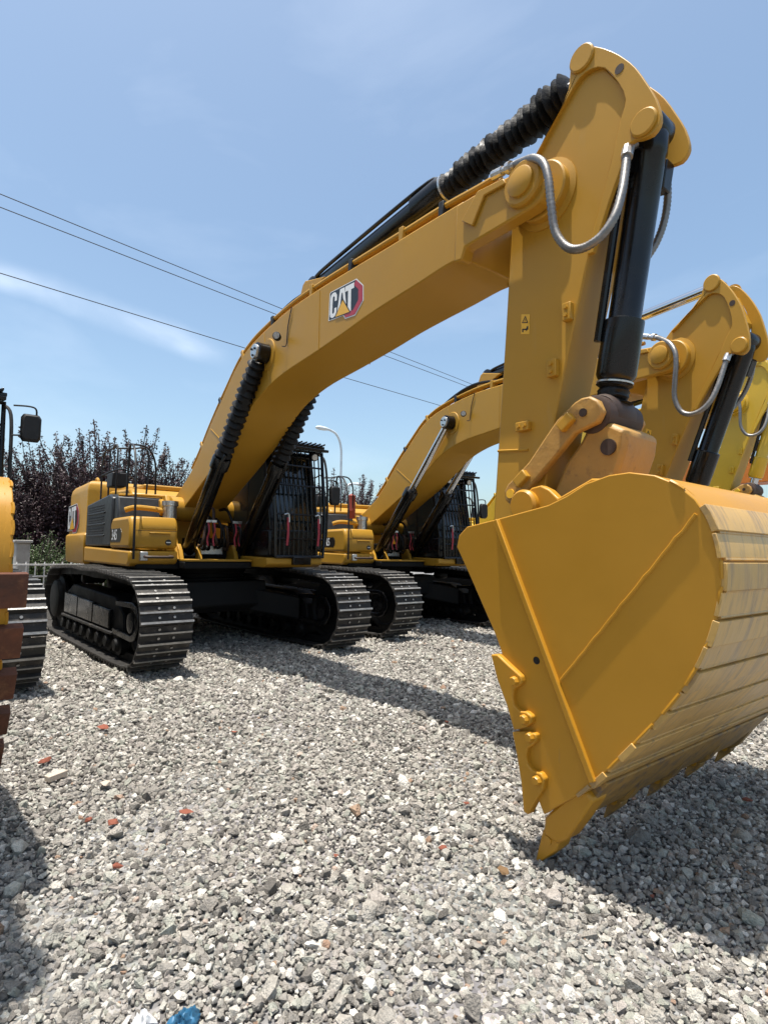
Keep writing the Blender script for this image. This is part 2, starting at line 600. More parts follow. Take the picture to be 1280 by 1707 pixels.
def build_track(root, side, detail=True):
    global SHOE
    if SHOE is None:
        SHOE = shoe_mesh()
    yc = side*1.35
    mb = MB()
    # frame: long box with sloped top
    mb.prism([(-1.55, .28), (1.35, .28), (1.50, .40), (1.45, .62), (1.05, .80), (-1.1, .86), (-1.5, .72)], yc-.17, yc+.17)
    fr = make('track', mb, M_under, root, bevel=.02)
    fr['label'] = 'crawler track on the operator\'s %s side' % ('left' if side > 0 else 'right')
    out = side
    # outer cover panels
    yo = yc+out*.19
    for x0, x1, z0, z1 in ((-1.42, -.62, .40, .72), (-.58, .22, .40, .70), (.26, 1.02, .40, .66)):
        mb = MB().prism([(x0, z0), (x1, z0), (x1, z1-.02), (x0, z1)], yo-.03, yo+.03)
        make('cover_panel', mb, M_black, fr, bevel=.012)
    mb = MB().box((-1.5, min(yo, yo+out*.05), .34), (1.2, max(yo, yo+out*.05), .375))
    make('guide_rail', mb, M_shoe, fr, bevel=.008)
    for i in range(8):
        x = -1.45+i*.40
        mb = MB().lathe((x, yc-.24, .235), (x, yc+.24, .235), [(0, .07), (.1, .09), (.12, .135), (.3, .135), (.34, .1), (.66, .1), (.7, .135), (.88, .135), (.9, .09), (1, .07)], 16)
        make('roller', mb, M_under, fr)
    for x in (-.75, .6):
        mb = MB().lathe((x, yc-.14, .97), (x, yc+.2, .97), [(0, .05), (.1, .085), (.9, .085), (1, .05)], 14)
        make('carrier_roller', mb, M_under, fr)
    # idler with its yoke
    mb = MB().lathe((1.93, yc-.15, .565), (1.93, yc+.15, .565), [(0, .10), (.02, .13), (.2, .14), (.22, .33), (.1, .36), (.08, .40), (.25, .43), (.3, .46), (.7, .46), (.75, .43), (.92, .40), (.9, .36), (.78, .33), (.8, .14), (.98, .13), (1, .10)], 32)
    make('idler_wheel', mb, M_under, fr)
    for s in (-1, 1):
        ys = yc+s*.20
        P = [(1.2, .36), (1.93, .34), (2.06, .38), (2.16, .52), (2.16, .64), (2.06, .76), (1.93, .80), (1.3, .78), (1.3, .72), (1.9, .735), (2.0, .70), (2.08, .62), (2.08, .54), (2.0, .44), (1.9, .41), (1.2, .43)]
        mb = MB().prism(P, ys-.025, ys+.025)
        make('idler_yoke', mb, M_black, fr, bevel=.008)
        mb = MB().lathe((1.93, ys-.03, .565), (1.93, ys+.04*s+.0, .565), [(0, .12), (.8, .12), (1, .09)], 20)
        make('idler_hub', mb, M_black, fr)
    # sprocket and final drive
    mb = MB()
    nT = 22
    vs = []
    P = []
    for i in range(nT*4):
        a = 2*pi*i/(nT*4)
        r = (.47, .47, .41, .41)[i % 4]
        P.append((-2.02+r*cos(a), .575+r*sin(a)))
    mb.prism(P, yc-.04, yc+.04)
    make('sprocket', mb, M_under, fr)
    mb = MB().lathe((-2.02, yc-.1, .575), (-2.02, yc+out*.27, .575), [(0, .38), (.3, .38), (.5, .32), (.85, .30), (.95, .26), (1, .2)], 28)
    make('final_drive', mb, M_under, fr)
    # chain
    mb = MB()
    n = len(_fine)
    cx = sum(p[0] for p in _fine)/n
    for y0, y1 in ((yc-.13, yc-.07), (yc+.07, yc+.13)):
        vs, fs = [], []
        for i, (x, z) in enumerate(_fine[::3]):
            a = _fine[(i*3+3) % n]
            b = _fine[(i*3-3) % n]
            t = Vector((a[0]-b[0], 0, a[1]-b[1])).normalized()
            nn = Vector((t.z, 0, -t.x))
            if i == 0:
                pass
            ins = Vector((x, 0, z))+nn*0
            inn = ins+(-nn if (nn.dot(Vector((x, 0, z-.57))) > 0) else nn)*.10
            vs += [(ins.x, y0, ins.z), (ins.x, y1, ins.z), (inn.x, y1, inn.z), (inn.x, y0, inn.z)]
        k = len(vs)//4
        for i in range(k):
            j = (i+1) % k
            for c in range(4):
                e = (c+1) % 4
                fs.append((i*4+c, i*4+e, j*4+e, j*4+c))
        mb.add(vs, fs)
    make('track_chain', mb, M_under, fr)
    # shoes
    pts = resample(track_path(), NSHOE)
    for i in range(NSHOE):
        a, b = pts[(i+1) % NSHOE], pts[i-1]
        x, z = pts[i]
        t = Vector((a[0]-b[0], 0, a[1]-b[1])).normalized()
        nn = Vector((-t.z, 0, t.x))                          # outward for a clockwise loop
        if nn.dot(Vector((x*.25, 0, z-.57))) < 0:
            nn = -nn
        X = -t
        Y = nn.cross(X)
        Mx = Matrix(((X.x, Y.x, nn.x, x), (X.y, Y.y, nn.y, yc), (X.z, Y.z, nn.z, z), (0, 0, 0, 1)))
        o = bpy.data.objects.new('track_shoe', SHOE)
        COL.objects.link(o)
        o.parent = fr
        o.matrix_local = Mx
    return fr

def build_carbody(root):
    mb = MB()
    mb.prism([(-.95, .52), (.95, .52), (1.05, .62), (1.0, .98), (-1.0, .98), (-1.05, .62)], -.72, .72)
    for sx in (-1, 1):
        for sy in (-1, 1):
            a = Vector((sx*.75, sy*.55, .70))
            b = Vector((sx*1.15, sy*1.2, .56))
            d = (b-a)
            u = Vector((0, 0, 1)).cross(d).normalized()
            mb.obox((a+b)/2, d*.56, u*.24, Vector((0, 0, .17)))
    cb = make('car_body', mb, M_under, root, bevel=.02)
    mb = MB().lathe((0, 0, .96), (0, 0, 1.16), [(0, .80), (.25, .80), (.3, .74), (.6, .74), (.65, .78), (1, .78)], 40)
    make('swing_bearing', mb, M_under, cb)
    return cb

# ------------------------------------------------------------------ shapes of the boom, stick and bucket, traced on the main machine
FOOT = b1(283, 848, -.5)
TIP = b1(875, 308, -.36)
BOOM_TOP = [(286, 838), (312, 798), (327, 768), (340, 735), (355, 698), (372, 661), (390, 620), (410, 586), (432, 561), (462, 533), (490, 510), (531, 482), (581, 451), (644, 413), (709, 373), (772, 335)]
BOOM_BOT = [(772, 430), (743, 443), (700, 471), (655, 499), (612, 527), (569, 558), (519, 592), (475, 621), (447, 645), (424, 672), (404, 706), (378, 748), (351, 786), (327, 819), (296, 862)]
BOOM = smooth2(bp(BOOM_TOP, -.33), 3)+smooth2(bp(BOOM_BOT, -.33), 3)
BTOP = smooth2(bp(BOOM_TOP, -.33), 3)
FORK = bp([(760, 342), (808, 313), (850, 291), (872, 283), (890, 284), (902, 296), (906, 312), (900, 332), (884, 346), (774, 411), (768, 433), (755, 437)], -.37)
STICK_BACK = [(822, 872), (832, 715), (842, 560), (853, 372), (866, 318), (889, 263), (908, 228), (931, 186), (946, 150)]
STICK_FRONT = [(1000, 105), (1046, 150), (1040, 200), (1022, 262), (1004, 336), (977, 443), (954, 550), (938, 630), (924, 700), (912, 780), (905, 840), (890, 872), (860, 884)]
STICK = bp(STICK_BACK+STICK_FRONT, -.17)
EAR_OUT = [(889, 263), (908, 228), (931, 186), (946, 155), (950, 117), (957, 96), (973, 81), (992, 77), (1019, 85), (1040, 97), (1058, 112), (1076, 137), (1092, 163), (1100, 190), (1098, 207), (1086, 224), (1066, 232), (1050, 238), (1036, 275), (1012, 342), (988, 420)]
EAR_IN = [(978, 424), (1001, 336), (1020, 262), (1035, 195), (1042, 166), (1030, 138), (1007, 113), (985, 115), (965, 130), (947, 160), (923, 200), (902, 243)]
EAR = smooth2(bp(EAR_OUT, -.20), 2)+smooth2(bp(EAR_IN, -.20), 2)
P_STOP = b1(970, 98, -.20)                                   # stick cylinder pin
P_BCYL = b1(1073, 205, -.20)                                 # bucket cylinder pin
P_SLOT = b1(1032, 115, -.20)
P_BCT = b1(1088, 217, 0.0)                                # barrel axis, upper end
P_ST0 = b1(984, 128, 0.0)                                 # stick cylinder rod eye
P_LINK = b1(1016, 694, 0.0)
P_IDL = b1(851, 823, -.262)
P_BPIN = b1(906, 846, -.25)
IDLER = bp([(840, 818), (846, 806), (856, 797), (881, 769), (904, 734), (927, 700), (957, 670), (968, 663), (982, 660), (996, 667), (1004, 685), (995, 704), (957, 722), (935, 749), (904, 786), (875, 820), (866, 836), (850, 843), (841, 834)], -.262)
PLINK = bp([(976, 712), (992, 702), (1016, 704), (1044, 716), (1040, 748), (1026, 790), (1008, 850), (985, 880), (945, 885), (918, 860), (922, 815), (940, 770), (965, 735)], -.20)
BO = -.99
BUCK_SIDE_PX = [(761, 912), (765, 892), (778, 878), (829, 865), (913, 842), (943, 827), (976, 806), (1014, 792), (1048, 787), (1090, 792), (1128, 807), (1158, 832), (1179, 861), (1195, 903), (1202, 950),
                (1200, 992), (1190, 1038), (1174, 1085), (1152, 1127), (1119, 1173), (1072, 1224), (1026, 1270), (992, 1303), (966, 1324), (906, 1358), (884, 1300), (835, 1085), (824, 1055), (782, 958)]
BUCK_SIDE = bpk(BUCK_SIDE_PX, BO)
SHELL_PX = [(829, 866), (913, 843), (943, 828), (976, 807), (1014, 793), (1048, 788), (1090, 793), (1128, 808), (1158, 833), (1179, 862), (1194, 904), (1201, 950), (1199, 992), (1189, 1038), (1173, 1085), (1151, 1127), (1118, 1173), (1071, 1224), (1025, 1270), (991, 1302), (950, 1335)]
SHELL = smooth2(bpk(SHELL_PX, BO), 3)

def excavator(name, loc, sw, label, b=0.0, t=0.0, k=0.0, dfoot=(0, 0), paint=None, bellows=True, marks=True, bpaint=None, wear=None, wear_n=14, mirror=2.32, mirror_dy=0.0, extras=True, front=True, tracks=(-1, 1), wear_gap=False, pin=None, redpot=False, cylmat=None):
    paint = paint or M_paint
    bpaint = bpaint or M_bucket
    wear = wear or M_wear
    root = empty(name, loc, 0)
    tag(root, label, 'excavator', 'excavators parked side by side')

    f1 = (FOOT[0]+dfoot[0], FOOT[1]+dfoot[1])

    def TB(x, z):
        r = rot2(x-FOOT[0], z-FOOT[1], b)
        return f1[0]+r[0], f1[1]+r[1]
    tip1 = TB(*TIP)

    ss = 1.0
    if pin is not None:                                      # stick reaches for a given bucket pin; bucket keeps the traced attitude
        v0 = (P_BPIN[0]-TIP[0], P_BPIN[1]-TIP[1])
        v1 = (pin[0]-tip1[0], pin[1]-tip1[1])
        t = atan2(v1[1], v1[0])-atan2(v0[1], v0[0])
        ss = hypot(*v1)/hypot(*v0)
        k = k-t

    def TS(x, z):
        r = rot2((x-TIP[0])*ss, (z-TIP[1])*ss, t)
        return tip1[0]+r[0], tip1[1]+r[1]
    bpin1 = TS(*P_BPIN)

    def TK(x, z):
        r = rot2(x-P_BPIN[0], z-P_BPIN[1], t+k)
        return bpin1[0]+r[0], bpin1[1]+r[1]

    TK.taper = pin is None

    def up(nm, mb, mt, parent=None, T=None, bevel=0, smooth=35, segs=2):
        mb.map2(T)
        if parent is None:
            return make(nm, mb, mt, root, bevel, smooth, rz=sw, segs=segs)
        return make(nm, mb, mt, parent, bevel, smooth, segs=segs)

    for s in tracks:
        build_track(root, s)
    build_carbody(root)
    upper_works(root, sw, up, paint, marks, mirror, extras, f1, redpot, mirror_dy)
    if not front:
        return root

    # ---------------- boom
    mb = MB().prism(BOOM, -.33, .33)
    boom = up('boom', mb, paint, T=TB, bevel=.012, smooth=30)
    mb = MB()                                                # top and bottom plates stand a little proud of the webs
    for rail in (BTOP,):
        pass
    mb = MB().lathe((FOOT[0], -.52, FOOT[1]), (FOOT[0], .52, FOOT[1]), [(0, .15), (.02, .19), (.98, .19), (1, .15)], 28)
    up('foot_boss', mb, paint, boom, TB)
    for s in (-1, 1):
        mb = MB().prism(FORK, s*.255, s*.365)
        fk = up('fork_plate', mb, paint, boom, TB, bevel=.014)
        mb = MB().lathe((TIP[0], s*.36, TIP[1]), (TIP[0], s*.405, TIP[1]), [(0, .155), (.7, .155), (1, .14)], 28)
        up('fork_boss', mb, paint, fk if False else boom, TB)
        mb = MB().lathe((TIP[0], s*.40, TIP[1]), (TIP[0], s*.430, TIP[1]), [(0, .10), (.8, .10), (1, .09)], 24)
        up('pivot_pin', mb, paint, boom, TB)
    # weld seams across the web
    for px in ((533, 484, 531, 584), (440, 556, 449, 640), (352, 715, 378, 744)):
        a, c = b1(px[0], px[1], -.332), b1(px[2], px[3], -.332)
        for s in (-1, 1):
            mb = MB().tube([(a[0], s*.331, a[1]), (c[0], s*.331, c[1])], .006, 6, smooth=False)
            up('weld_seam', mb, paint, boom, TB)
    # cylinder pin tube through the boom
    pc = b1(434, 588, -.43)
    mb = MB().lathe((pc[0], -.345, pc[1]), (pc[0], .345, pc[1]), [(0, .125), (.04, .14), (.96, .14), (1, .125)], 28)
    up('pin_collar', mb, paint, boom, TB)
    mb = MB().lathe((pc[0], -.345, pc[1]), (pc[0], .345, pc[1]), [(0, .18), (.015, .19), (.985, .19), (1, .18)], 36)
    up('doubler_plate', mb, paint, boom, TB)
    # hydraulic lines along the top
    for j, (yy, lift, r) in enumerate(((-.285, .085, .024), (-.225, .088, .024), (.225, .088, .024), (.285, .085, .024))):
        pts = []
        for i in range(4, len(BTOP)-1, 3):
            x, z = BTOP[i]
            a, c = BTOP[i-1], BTOP[i+1]
            L = hypot(c[0]-a[0], c[1]-a[1])
            nx, nz_ = -(c[1]-a[1])/L, (c[0]-a[0])/L
            pts.append((x+nx*lift, yy, z+nz_*lift))
        for u_, v_ in ((800, 309), (826, 293)):
            e_ = b1(u_, v_, -.30)
            pts.append((e_[0], yy, e_[1]))
        mb = MB().tube(pts, r, 8, sub=3)
        up('hydraulic_line', mb, paint, boom, TB)
    for i in (8, 14, 20, 26, 32, 36, 40, 43):
        x, z = BTOP[i]
        a, c = BTOP[i-1], BTOP[i+1]
        L = hypot(c[0]-a[0], c[1]-a[1])
        tx, tz = (c[0]-a[0])/L, (c[1]-a[1])/L
        for yy in (-.262, .262):
            mb = MB().obox((x-tz*.06, yy, z+tx*.06), (tx*.028, 0, tz*.028), (0, .058, 0), (-tz*.060, 0, tx*.060))
            up('line_clamp', mb, M_matte if i in (14, 26, 36, 43) else paint, boom, TB, bevel=.006)
    # black hoses bunched over the bend
    for j, yy in enumerate((-.16, -.07, .05, .15)):
        pts = []
        for i, l in ((13, .03), (17, .09), (21, .13), (25, .21), (28, .23), (31, .17), (33, .08)):
            x, z = BTOP[i]
            a, c = BTOP[i-1], BTOP[i+1]
            L = hypot(c[0]-a[0], c[1]-a[1])
            pts.append((x-(c[1]-a[1])/L*(l+.02*(j % 2)), yy, z+(c[0]-a[0])/L*(l+.02*(j % 2))))
        up('boom_hose', MB().tube(pts, .027, 8, sub=3), M_bellow, boom, TB)
    # pipe bracket near the tip
    for s in (-1, 1):
        P = bp([(768, 368), (795, 318), (838, 297), (842, 305), (806, 325), (786, 376)], -.39)
        mb = MB().prism(P, s*.366, s*.388)
        up('pipe_bracket', mb, paint, boom, TB, bevel=.006)
    # work lamp on the boom side
    lp = b1(465, 561, -.40)
    mb = MB().lathe((lp[0]-.02, -.40, lp[1]-.01), (lp[0]+.055, -.46, lp[1]-.02), [(0, .03), (.3, .045), (.9, .047), (1, .041)], 20)
    lam = up('work_lamp', mb, M_matte, boom, TB)
    mb = MB().lathe((lp[0]+.050, -.456, lp[1]-.0193), (lp[0]+.060, -.464, lp[1]-.0207), [(0, .039), (1, .036)], 20)
    up('lamp_lens', mb, M_zinc, boom, TB)
    w0 = b1(478, 575, -.34)
    w1 = b1(487, 512, -.34)
    mb = MB().tube([(w0[0]-.02, -.39, w0[1]-.02), (w0[0], -.345, w0[1]), (w0[0]+.02, -.342, w0[1]+.2), (w1[0], -.345, w1[1])], .006, 6)
    up('lamp_cable', mb, M_matte, boom, TB)
    # lug for the stick cylinder
    P_SCB = b1(530, 482, 0)
    P = [(P_SCB[0]-.20, P_SCB[1]-.26), (P_SCB[0]+.42, P_SCB[1]-.06), (P_SCB[0]+.06, P_SCB[1]+.03), (P_SCB[0], P_SCB[1]+.05), (P_SCB[0]-.06, P_SCB[1]+.02)]
    for y0, y1 in ((-.17, -.11), (.11, .17)):
        up('cylinder_lug', MB().prism(P, y0, y1), paint, boom, TB, bevel=.01)
    if marks:
        A = [b1(549, 533, -.33), b1(605, 512, -.33), b1(605, 462, -.33), b1(551, 490, -.33)]

        def mapf(u, v, l, A=A):
            u = u/1.41
            x = (1-u)*(1-v)*A[0][0]+u*(1-v)*A[1][0]+u*v*A[2][0]+(1-u)*v*A[3][0]
            z = (1-u)*(1-v)*A[0][1]+u*(1-v)*A[1][1]+u*v*A[2][1]+(1-u)*v*A[3][1]
            x, z = TB(x, z)
            return (x, -.33-l, z)
        logo(mapf, boom, 0)

    # ---------------- boom cylinders
    low = (.73, 1.36)
    ups = TB(*pc)
    for s in (-1, 1):
        y = s*.415
        p0 = Vector((low[0], y, low[1]))
        p1 = Vector((ups[0], y, ups[1]))
        d = (p1-p0)
        L = d.length
        a = d/L
        fr = .54
        mb = MB().lathe(p0-a*.10, p0+d*fr, [(0, .07), (.03, .10), (.9, .10), (.905, .125), (.985, .125), (1, .11)], 22)
        cyl = up('boom_cylinder', mb, M_black)
        cyl['label'] = 'black boom lift cylinder on the operator\'s %s side' % ('left' if s > 0 else 'right')
        mb = MB().tube([p0+Vector((.10, s*.0, .15)), p0+a*.4+Vector((.13, s*.04, -.02)), p0+a*(L*fr-.1)+Vector((.13, s*.04, -.03)), p0+a*(L*fr)+Vector((.10, 0, -.02))], .022, 8)
        up('cylinder_pipe', mb, M_black, cyl)
        mb = MB().cyl(p0+d*(fr-.02), p1, .058, seg=18)
        up('piston_rod', mb, M_chrome, cyl)
        if bellows:
            nb = 15
            prof = []
            rnd = random.Random(int(5+s))
            for i in range(nb):
                prof += [(i/nb, .080+rnd.uniform(-.006, .006)), ((i+.5+rnd.uniform(-.1, .1))/nb, .122+rnd.uniform(-.012, .008))]
            prof.append((1, .08))
            mb = MB().lathe(p0+d*fr, p1-a*.12, prof, 24, jit=.07)
            up('bellows', mb, M_bellow, cyl, smooth=60)
        mb = MB().lathe((p1.x, y-.075, p1.z), (p1.x, y+.075, p1.z), [(0, .10), (.06, .115), (.94, .115), (1, .10)], 24)
        up('rod_eye', mb, M_black, cyl)
        mb = MB().lathe((p1.x, y+s*.074, p1.z), (p1.x, y+s*.105, p1.z), [(0, .088), (.8, .088), (1, .08)], 24)
        ec = up('end_cap', mb, M_zinc, cyl)
        for q in range(3):
            an = 2*pi*q/3+.4
            c = Vector((p1.x+.05*cos(an), y+s*.104, p1.z+.05*sin(an)))
            up('cap_bolt', MB().cyl(c, c+Vector((0, s*.016, 0)), .014, seg=6), M_black, cyl)
        mb = MB().lathe((p0.x, y-.10, p0.z), (p0.x, y+.10, p0.z), [(0, .10), (.1, .13), (.9, .13), (1, .10)], 20)
        up('base_eye', mb, M_black, cyl)
        # yellow brackets either side of the base eye
        for yy in (y-.135, y+.135):
            P = [(low[0]-.22, 1.16), (low[0]+.30, 1.16), (low[0]+.16, 1.42), (low[0]+.06, 1.52), (low[0]-.08, 1.50), (low[0]-.18, 1.36)]
            up('cylinder_bracket', MB().prism(P, yy-.03, yy+.03), paint, cyl, bevel=.01)

    # ---------------- stick
    mb = MB().prism(STICK, -.17, .17)
    stick = up('stick', mb, paint, T=TS, bevel=.010, smooth=30)
    for s in (-1, 1):
        up('ear_plate', MB().prism(EAR, s*.165, s*.200), paint, stick, TS, bevel=.012, smooth=40)
        for (x, z), r in ((P_STOP, .088), (P_BCYL, .082)):
            mb = MB().lathe((x, s*.198, z), (x, s*.220, z), [(0, r), (.6, r), (1, r-.01)], 26)
            up('pin_head', mb, paint, stick, TS)
        mb = MB().lathe((P_SLOT[0], s*.194, P_SLOT[1]), (P_SLOT[0], s*.2025, P_SLOT[1]), [(0, .03), (1, .03)], 16)
        up('lifting_hole', mb, M_redbrown, stick, TS)
        # boss where the stick hangs in the fork
        mb = MB().lathe((TIP[0]+.03, s*.15, TIP[1]-.01), (TIP[0]+.03, s*.25, TIP[1]-.01), [(0, .24), (.3, .24), (.4, .20), (.9, .20), (1, .19)], 36)
        up('pivot_boss', mb, paint, stick, TS)
        # stops and pads on the side
        for u, v, w, h in ((946, 520, 7, 13), (921, 614, 8, 13), (872, 711, 12, 7)):
            x, z = b1(u, v, -.19)
            mb = MB().box((x-w*.0045, min(s*.169, s*.212), z-h*.0045), (x+w*.0045, max(s*.169, s*.212), z+h*.0045))
            pd = up('pad', mb, paint, stick, TS, bevel=.006)
            for dq in (-.45, .45):
                cx_, cz_ = (x+dq*w*.0045, z) if w > h else (x, z+dq*h*.0045)
                up('pad_bolt', MB().cyl((cx_, s*.21, cz_), (cx_, s*.228, cz_), .014, seg=6), paint, stick, TS)
        a, c = b1(830, 752, -.172), b1(880, 750, -.172)
        up('weld_seam', MB().tube([(a[0], s*.172, a[1]), (c[0], s*.172, c[1])], .010, 6, smooth=False), paint, stick, TS)
    if marks:
        for z0, z1, glyph in ((524, 541, 'tri'), (541, 557, 'sym')):
            q = [b1(868, z1, -.17), b1(882, z1, -.17), b1(883, z0, -.17), b1(869, z0, -.17)]

            def mf(u, v, l, q=q):
                x = (1-u)*(1-v)*q[0][0]+u*(1-v)*q[1][0]+u*v*q[2][0]+(1-u)*v*q[3][0]
                z = (1-u)*(1-v)*q[0][1]+u*(1-v)*q[1][1]+u*v*q[2][1]+(1-u)*v*q[3][1]
                x, z = TS(x, z)
                return (x, -.17-l, z)
            flat(mf, [(0, 0), (1, 0), (1, 1), (0, 1)], M_yeld, 'warning_decal', stick, 0, .002)
            if glyph == 'tri':
                flat(mf, [(.12, .14), (.88, .14), (.5, .86)], M_blackd, 'warning_triangle', stick, 0, .0035)
                flat(mf, [(.27, .22), (.73, .22), (.5, .68)], M_yeld, 'warning_triangle_field', stick, 0, .005)
                flat(mf, [(.46, .27), (.54, .27), (.54, .55), (.46, .55)], M_blackd, 'exclamation_mark', stick, 0, .0065)
            else:
                flat(mf, [(.15, .2), (.3, .2), (.3, .42), (.6, .42), (.6, .3), (.85, .5), (.85, .82), (.7, .82), (.6, .55), (.15, .55)], M_blackd, 'warning_symbol', stick, 0, .0035)

    # ---------------- stick cylinder
    p0 = Vector((TB(*P_SCB)[0], 0, TB(*P_SCB)[1]))
    q = TS(*P_ST0)
    p1 = Vector((q[0], 0, q[1]))
    d = p1-p0
    L = d.length
    a = d/L
    fr = .60
    mb = MB().lathe(p0-a*.12, p0+d*fr, [(0, .08), (.03, .105), (.84, .105), (.845, .13), (.985, .13), (1, .115)], 24)
    sc = up('stick_cylinder', mb, M_black)
    up('base_eye', MB().lathe((p0.x, -.108, p0.z), (p0.x, .108, p0.z), [(0, .1), (.06, .12), (.94, .12), (1, .1)], 20), M_black, sc)
    up('piston_rod', MB().cyl(p0+d*(fr-.02), p1, .06, seg=18), M_chrome, sc)
    up('rod_eye', MB().lathe((p1.x, -.10, p1.z), (p1.x, .10, p1.z), [(0, .055), (.1, .066), (.9, .066), (1, .055)], 22), M_black, sc)
    up('cylinder_pipe', MB().tube([p0+a*.2+Vector((-.08, -.10, .06)), p0+a*.5+Vector((-.09, -.10, .08)), p0+d*(fr-.05)+Vector((-.08, -.09, .10)), p0+d*fr+Vector((-.05, -.04, .10))], .02, 8), M_black, sc)
    if bellows:
        nb = 21
        rnd = random.Random(3)
        prof = []
        for i in range(nb):
            g = .118+.02*i/nb
            prof += [(i/nb, .088+rnd.uniform(-.006, .006)), ((i+.5+rnd.uniform(-.1, .1))/nb, g+rnd.uniform(-.010, .012))]
        prof.append((1, .085))
        up('bellows', MB().lathe(p0+d*fr, p1-a*.14, prof, 28, jit=.09), M_bellow, sc, smooth=60)
        up('clamp_ring', MB().cyl(p0+d*(fr+.004), p0+d*(fr+.010), .122, seg=26), M_zinc, sc)

    # ---------------- bucket cylinder
    q0, q1 = TS(*P_BCT), TS(*P_LINK)
    p0, p1 = Vector((q0[0], 0, q0[1])), Vector((q1[0], 0, q1[1]))
    d = p1-p0
    L = d.length
    a = d/L
    side = Vector((-a.z, 0, a.x))
    mb = MB().lathe(p0+a*.02, p0+d*.88, [(0, .085), (.02, .10), (.09, .105), (.10, .098), (.74, .098), (.745, .102), (.75, .122), (.97, .122), (.985, .112), (1, .09)], 28)
    bc = up('bucket_cylinder', mb, cylmat or M_black)
    up('base_eye', MB().lathe((p0.x, -.105, p0.z), (p0.x, .105, p0.z), [(0, .085), (.08, .095), (.92, .095), (1, .085)], 24), M_black, bc)
    up('piston_rod', MB().cyl(p0+d*.86, p1, .065, seg=18), M_chrome, bc)
    rnd = random.Random(9)
    if bellows:
        prof = [(0, .10)]
        for i in range(4):
            prof += [((i+.3)/4, .108+rnd.uniform(-.01, .012)), ((i+.8)/4, .088+rnd.uniform(-.008, .008))]
        prof.append((1, .085))
        up('bellows', MB().lathe(p0+d*.885, p0+d*.965, prof, 24, jit=.10), M_bellow, bc, smooth=60)
    up('clamp_ring', MB().cyl(p0+d*.878, p0+d*.884, .112, seg=26), M_zinc, bc)
    up('rod_eye', MB().lathe((p1.x, -.13, p1.z), (p1.x, .13, p1.z), [(0, .11), (.1, .125), (.9, .125), (1, .11)], 24), M_redbrown, bc)
    sg = side if side.x < 0 else -side
    for yy in (-.09,):
        pa = p0+a*.30+sg*.10+Vector((0, -.10, 0))
        pb = p0+d*.74+sg*.10+Vector((0, -.10, 0))
        up('cylinder_pipe', MB().tube([pa, pb], .026, 10, smooth=False), M_black, bc)
        up('pipe_nut', MB().cyl(pa-a*.06, pa+a*.06, .036, seg=8), M_zinc, bc)
        up('port_block', MB().obox(p0+a*.21+sg*.09+Vector((0, -.11, 0)), a*.07, sg*.055, (0, .06, 0)), M_black, bc, bevel=.01)
        up('port_block', MB().obox(p0+a*.24-sg*.02+Vector((0, .14, 0)), a*.09, sg*.05, (0, .05, 0)), M_black, bc, bevel=.01)

    # ---------------- hoses at the stick head
    def h3(pts, T):
        out = []
        for u, v, y in pts:
            x, z = T(*b1(u, v, y))
            out.append((x, y, z))
        return out
    near = [(858, 275, -.33), (872, 269, -.36), (890, 264, -.40), (906, 273, -.43), (914, 300, -.44), (918, 340, -.44), (925, 385, -.43), (945, 412, -.42), (970, 414, -.41), (1000, 395, -.38), (1023, 362, -.34), (1036, 320, -.28), (1042, 280, -.22), (1046, 252, -.18), (1058, 240, -.14)]
    mb = MB().tube(h3(near, TS), .028, 10, sub=12, rib=.004)
    hz = up('armoured_hose', mb, M_hose, stick, smooth=80)
    far = [(1100, 262, .18), (1110, 290, .26), (1112, 330, .30), (1106, 370, .30), (1093, 405, .28), (1076, 432, .24)]
    up('armoured_hose', MB().tube(h3(far, TS), .026, 10, sub=12, rib=.004), M_hose, stick, smooth=80)
    for (u0, v0, y0), (u1, v1, y1), r in (((822, 293, -.31), (838, 285, -.32), .034), ((838, 285, -.32), (858, 275, -.33), .026), ((846, 281, -.325), (852, 278, -.328), .042), ((1044, 262, -.20), (1047, 247, -.17), .036)):
        e = h3([(u0, v0, y0), (u1, v1, y1)], TS)
        up('hose_fitting', MB().cyl(e[0], e[1], r, seg=10), M_zinc, stick)
    # hoses low on the stick, near the link
    lh = [(1030, 690, .18), (1062, 688, .26), (1092, 690, .30), (1112, 700, .30), (1118, 716, .28)]

    # ---------------- linkage
    for s in (-1, 1):
        mb = MB().prism(IDLER, s*.205, s*.262)
        il = up('idler_link', mb, M_tan, T=TS, bevel=.014)
        for u, v, du, dv in ((942, 704, 12, 8), (868, 798, 10, 10)):
            x, z = b1(u, v, -.285)
            ang = atan2(P_LINK[1]-P_IDL[1], P_LINK[0]-P_IDL[0])
            ca, sa = cos(ang), sin(ang)
            mb = MB().obox((x, s*.278, z), (ca*.055, 0, sa*.055), (0, .025, 0), (-sa*.034, 0, ca*.034))
            up('stop_block', mb, paint, il, TS, bevel=.008)
        for (x, z), r in ((P_IDL, .032), (b1(972, 688, -.262), .026)):
            up('link_pin', MB().cyl((x, s*.255, z), (x, s*.272, z), r, seg=18), M_yeld if r > .031 else M_redbrown, il, TS)
    mb = MB().prism(PLINK, -.19, .19)
    pl = up('power_link', mb, M_tan, T=TS, bevel=.03)
    up('link_cross_pin', MB().lathe((P_LINK[0], -.203, P_LINK[1]-.02), (P_LINK[0], .203, P_LINK[1]-.02), [(0, .10), (.02, .12), (.98, .12), (1, .10)], 24), M_redbrown, pl, TS)
    up('grease_recess', MB().lathe((b1(1013, 745, -.20)[0], -.204, b1(1013, 745, -.20)[1]), (b1(1013, 745, -.20)[0], -.17, b1(1013, 745, -.20)[1]), [(0, .05), (1, .05)], 18), M_redbrown, pl, TS)

    # ---------------- bucket
    W2 = -BO
    bk = up('bucket', shell_mesh(SHELL, .045, W2-.03), bpaint, T=TK, smooth=40)
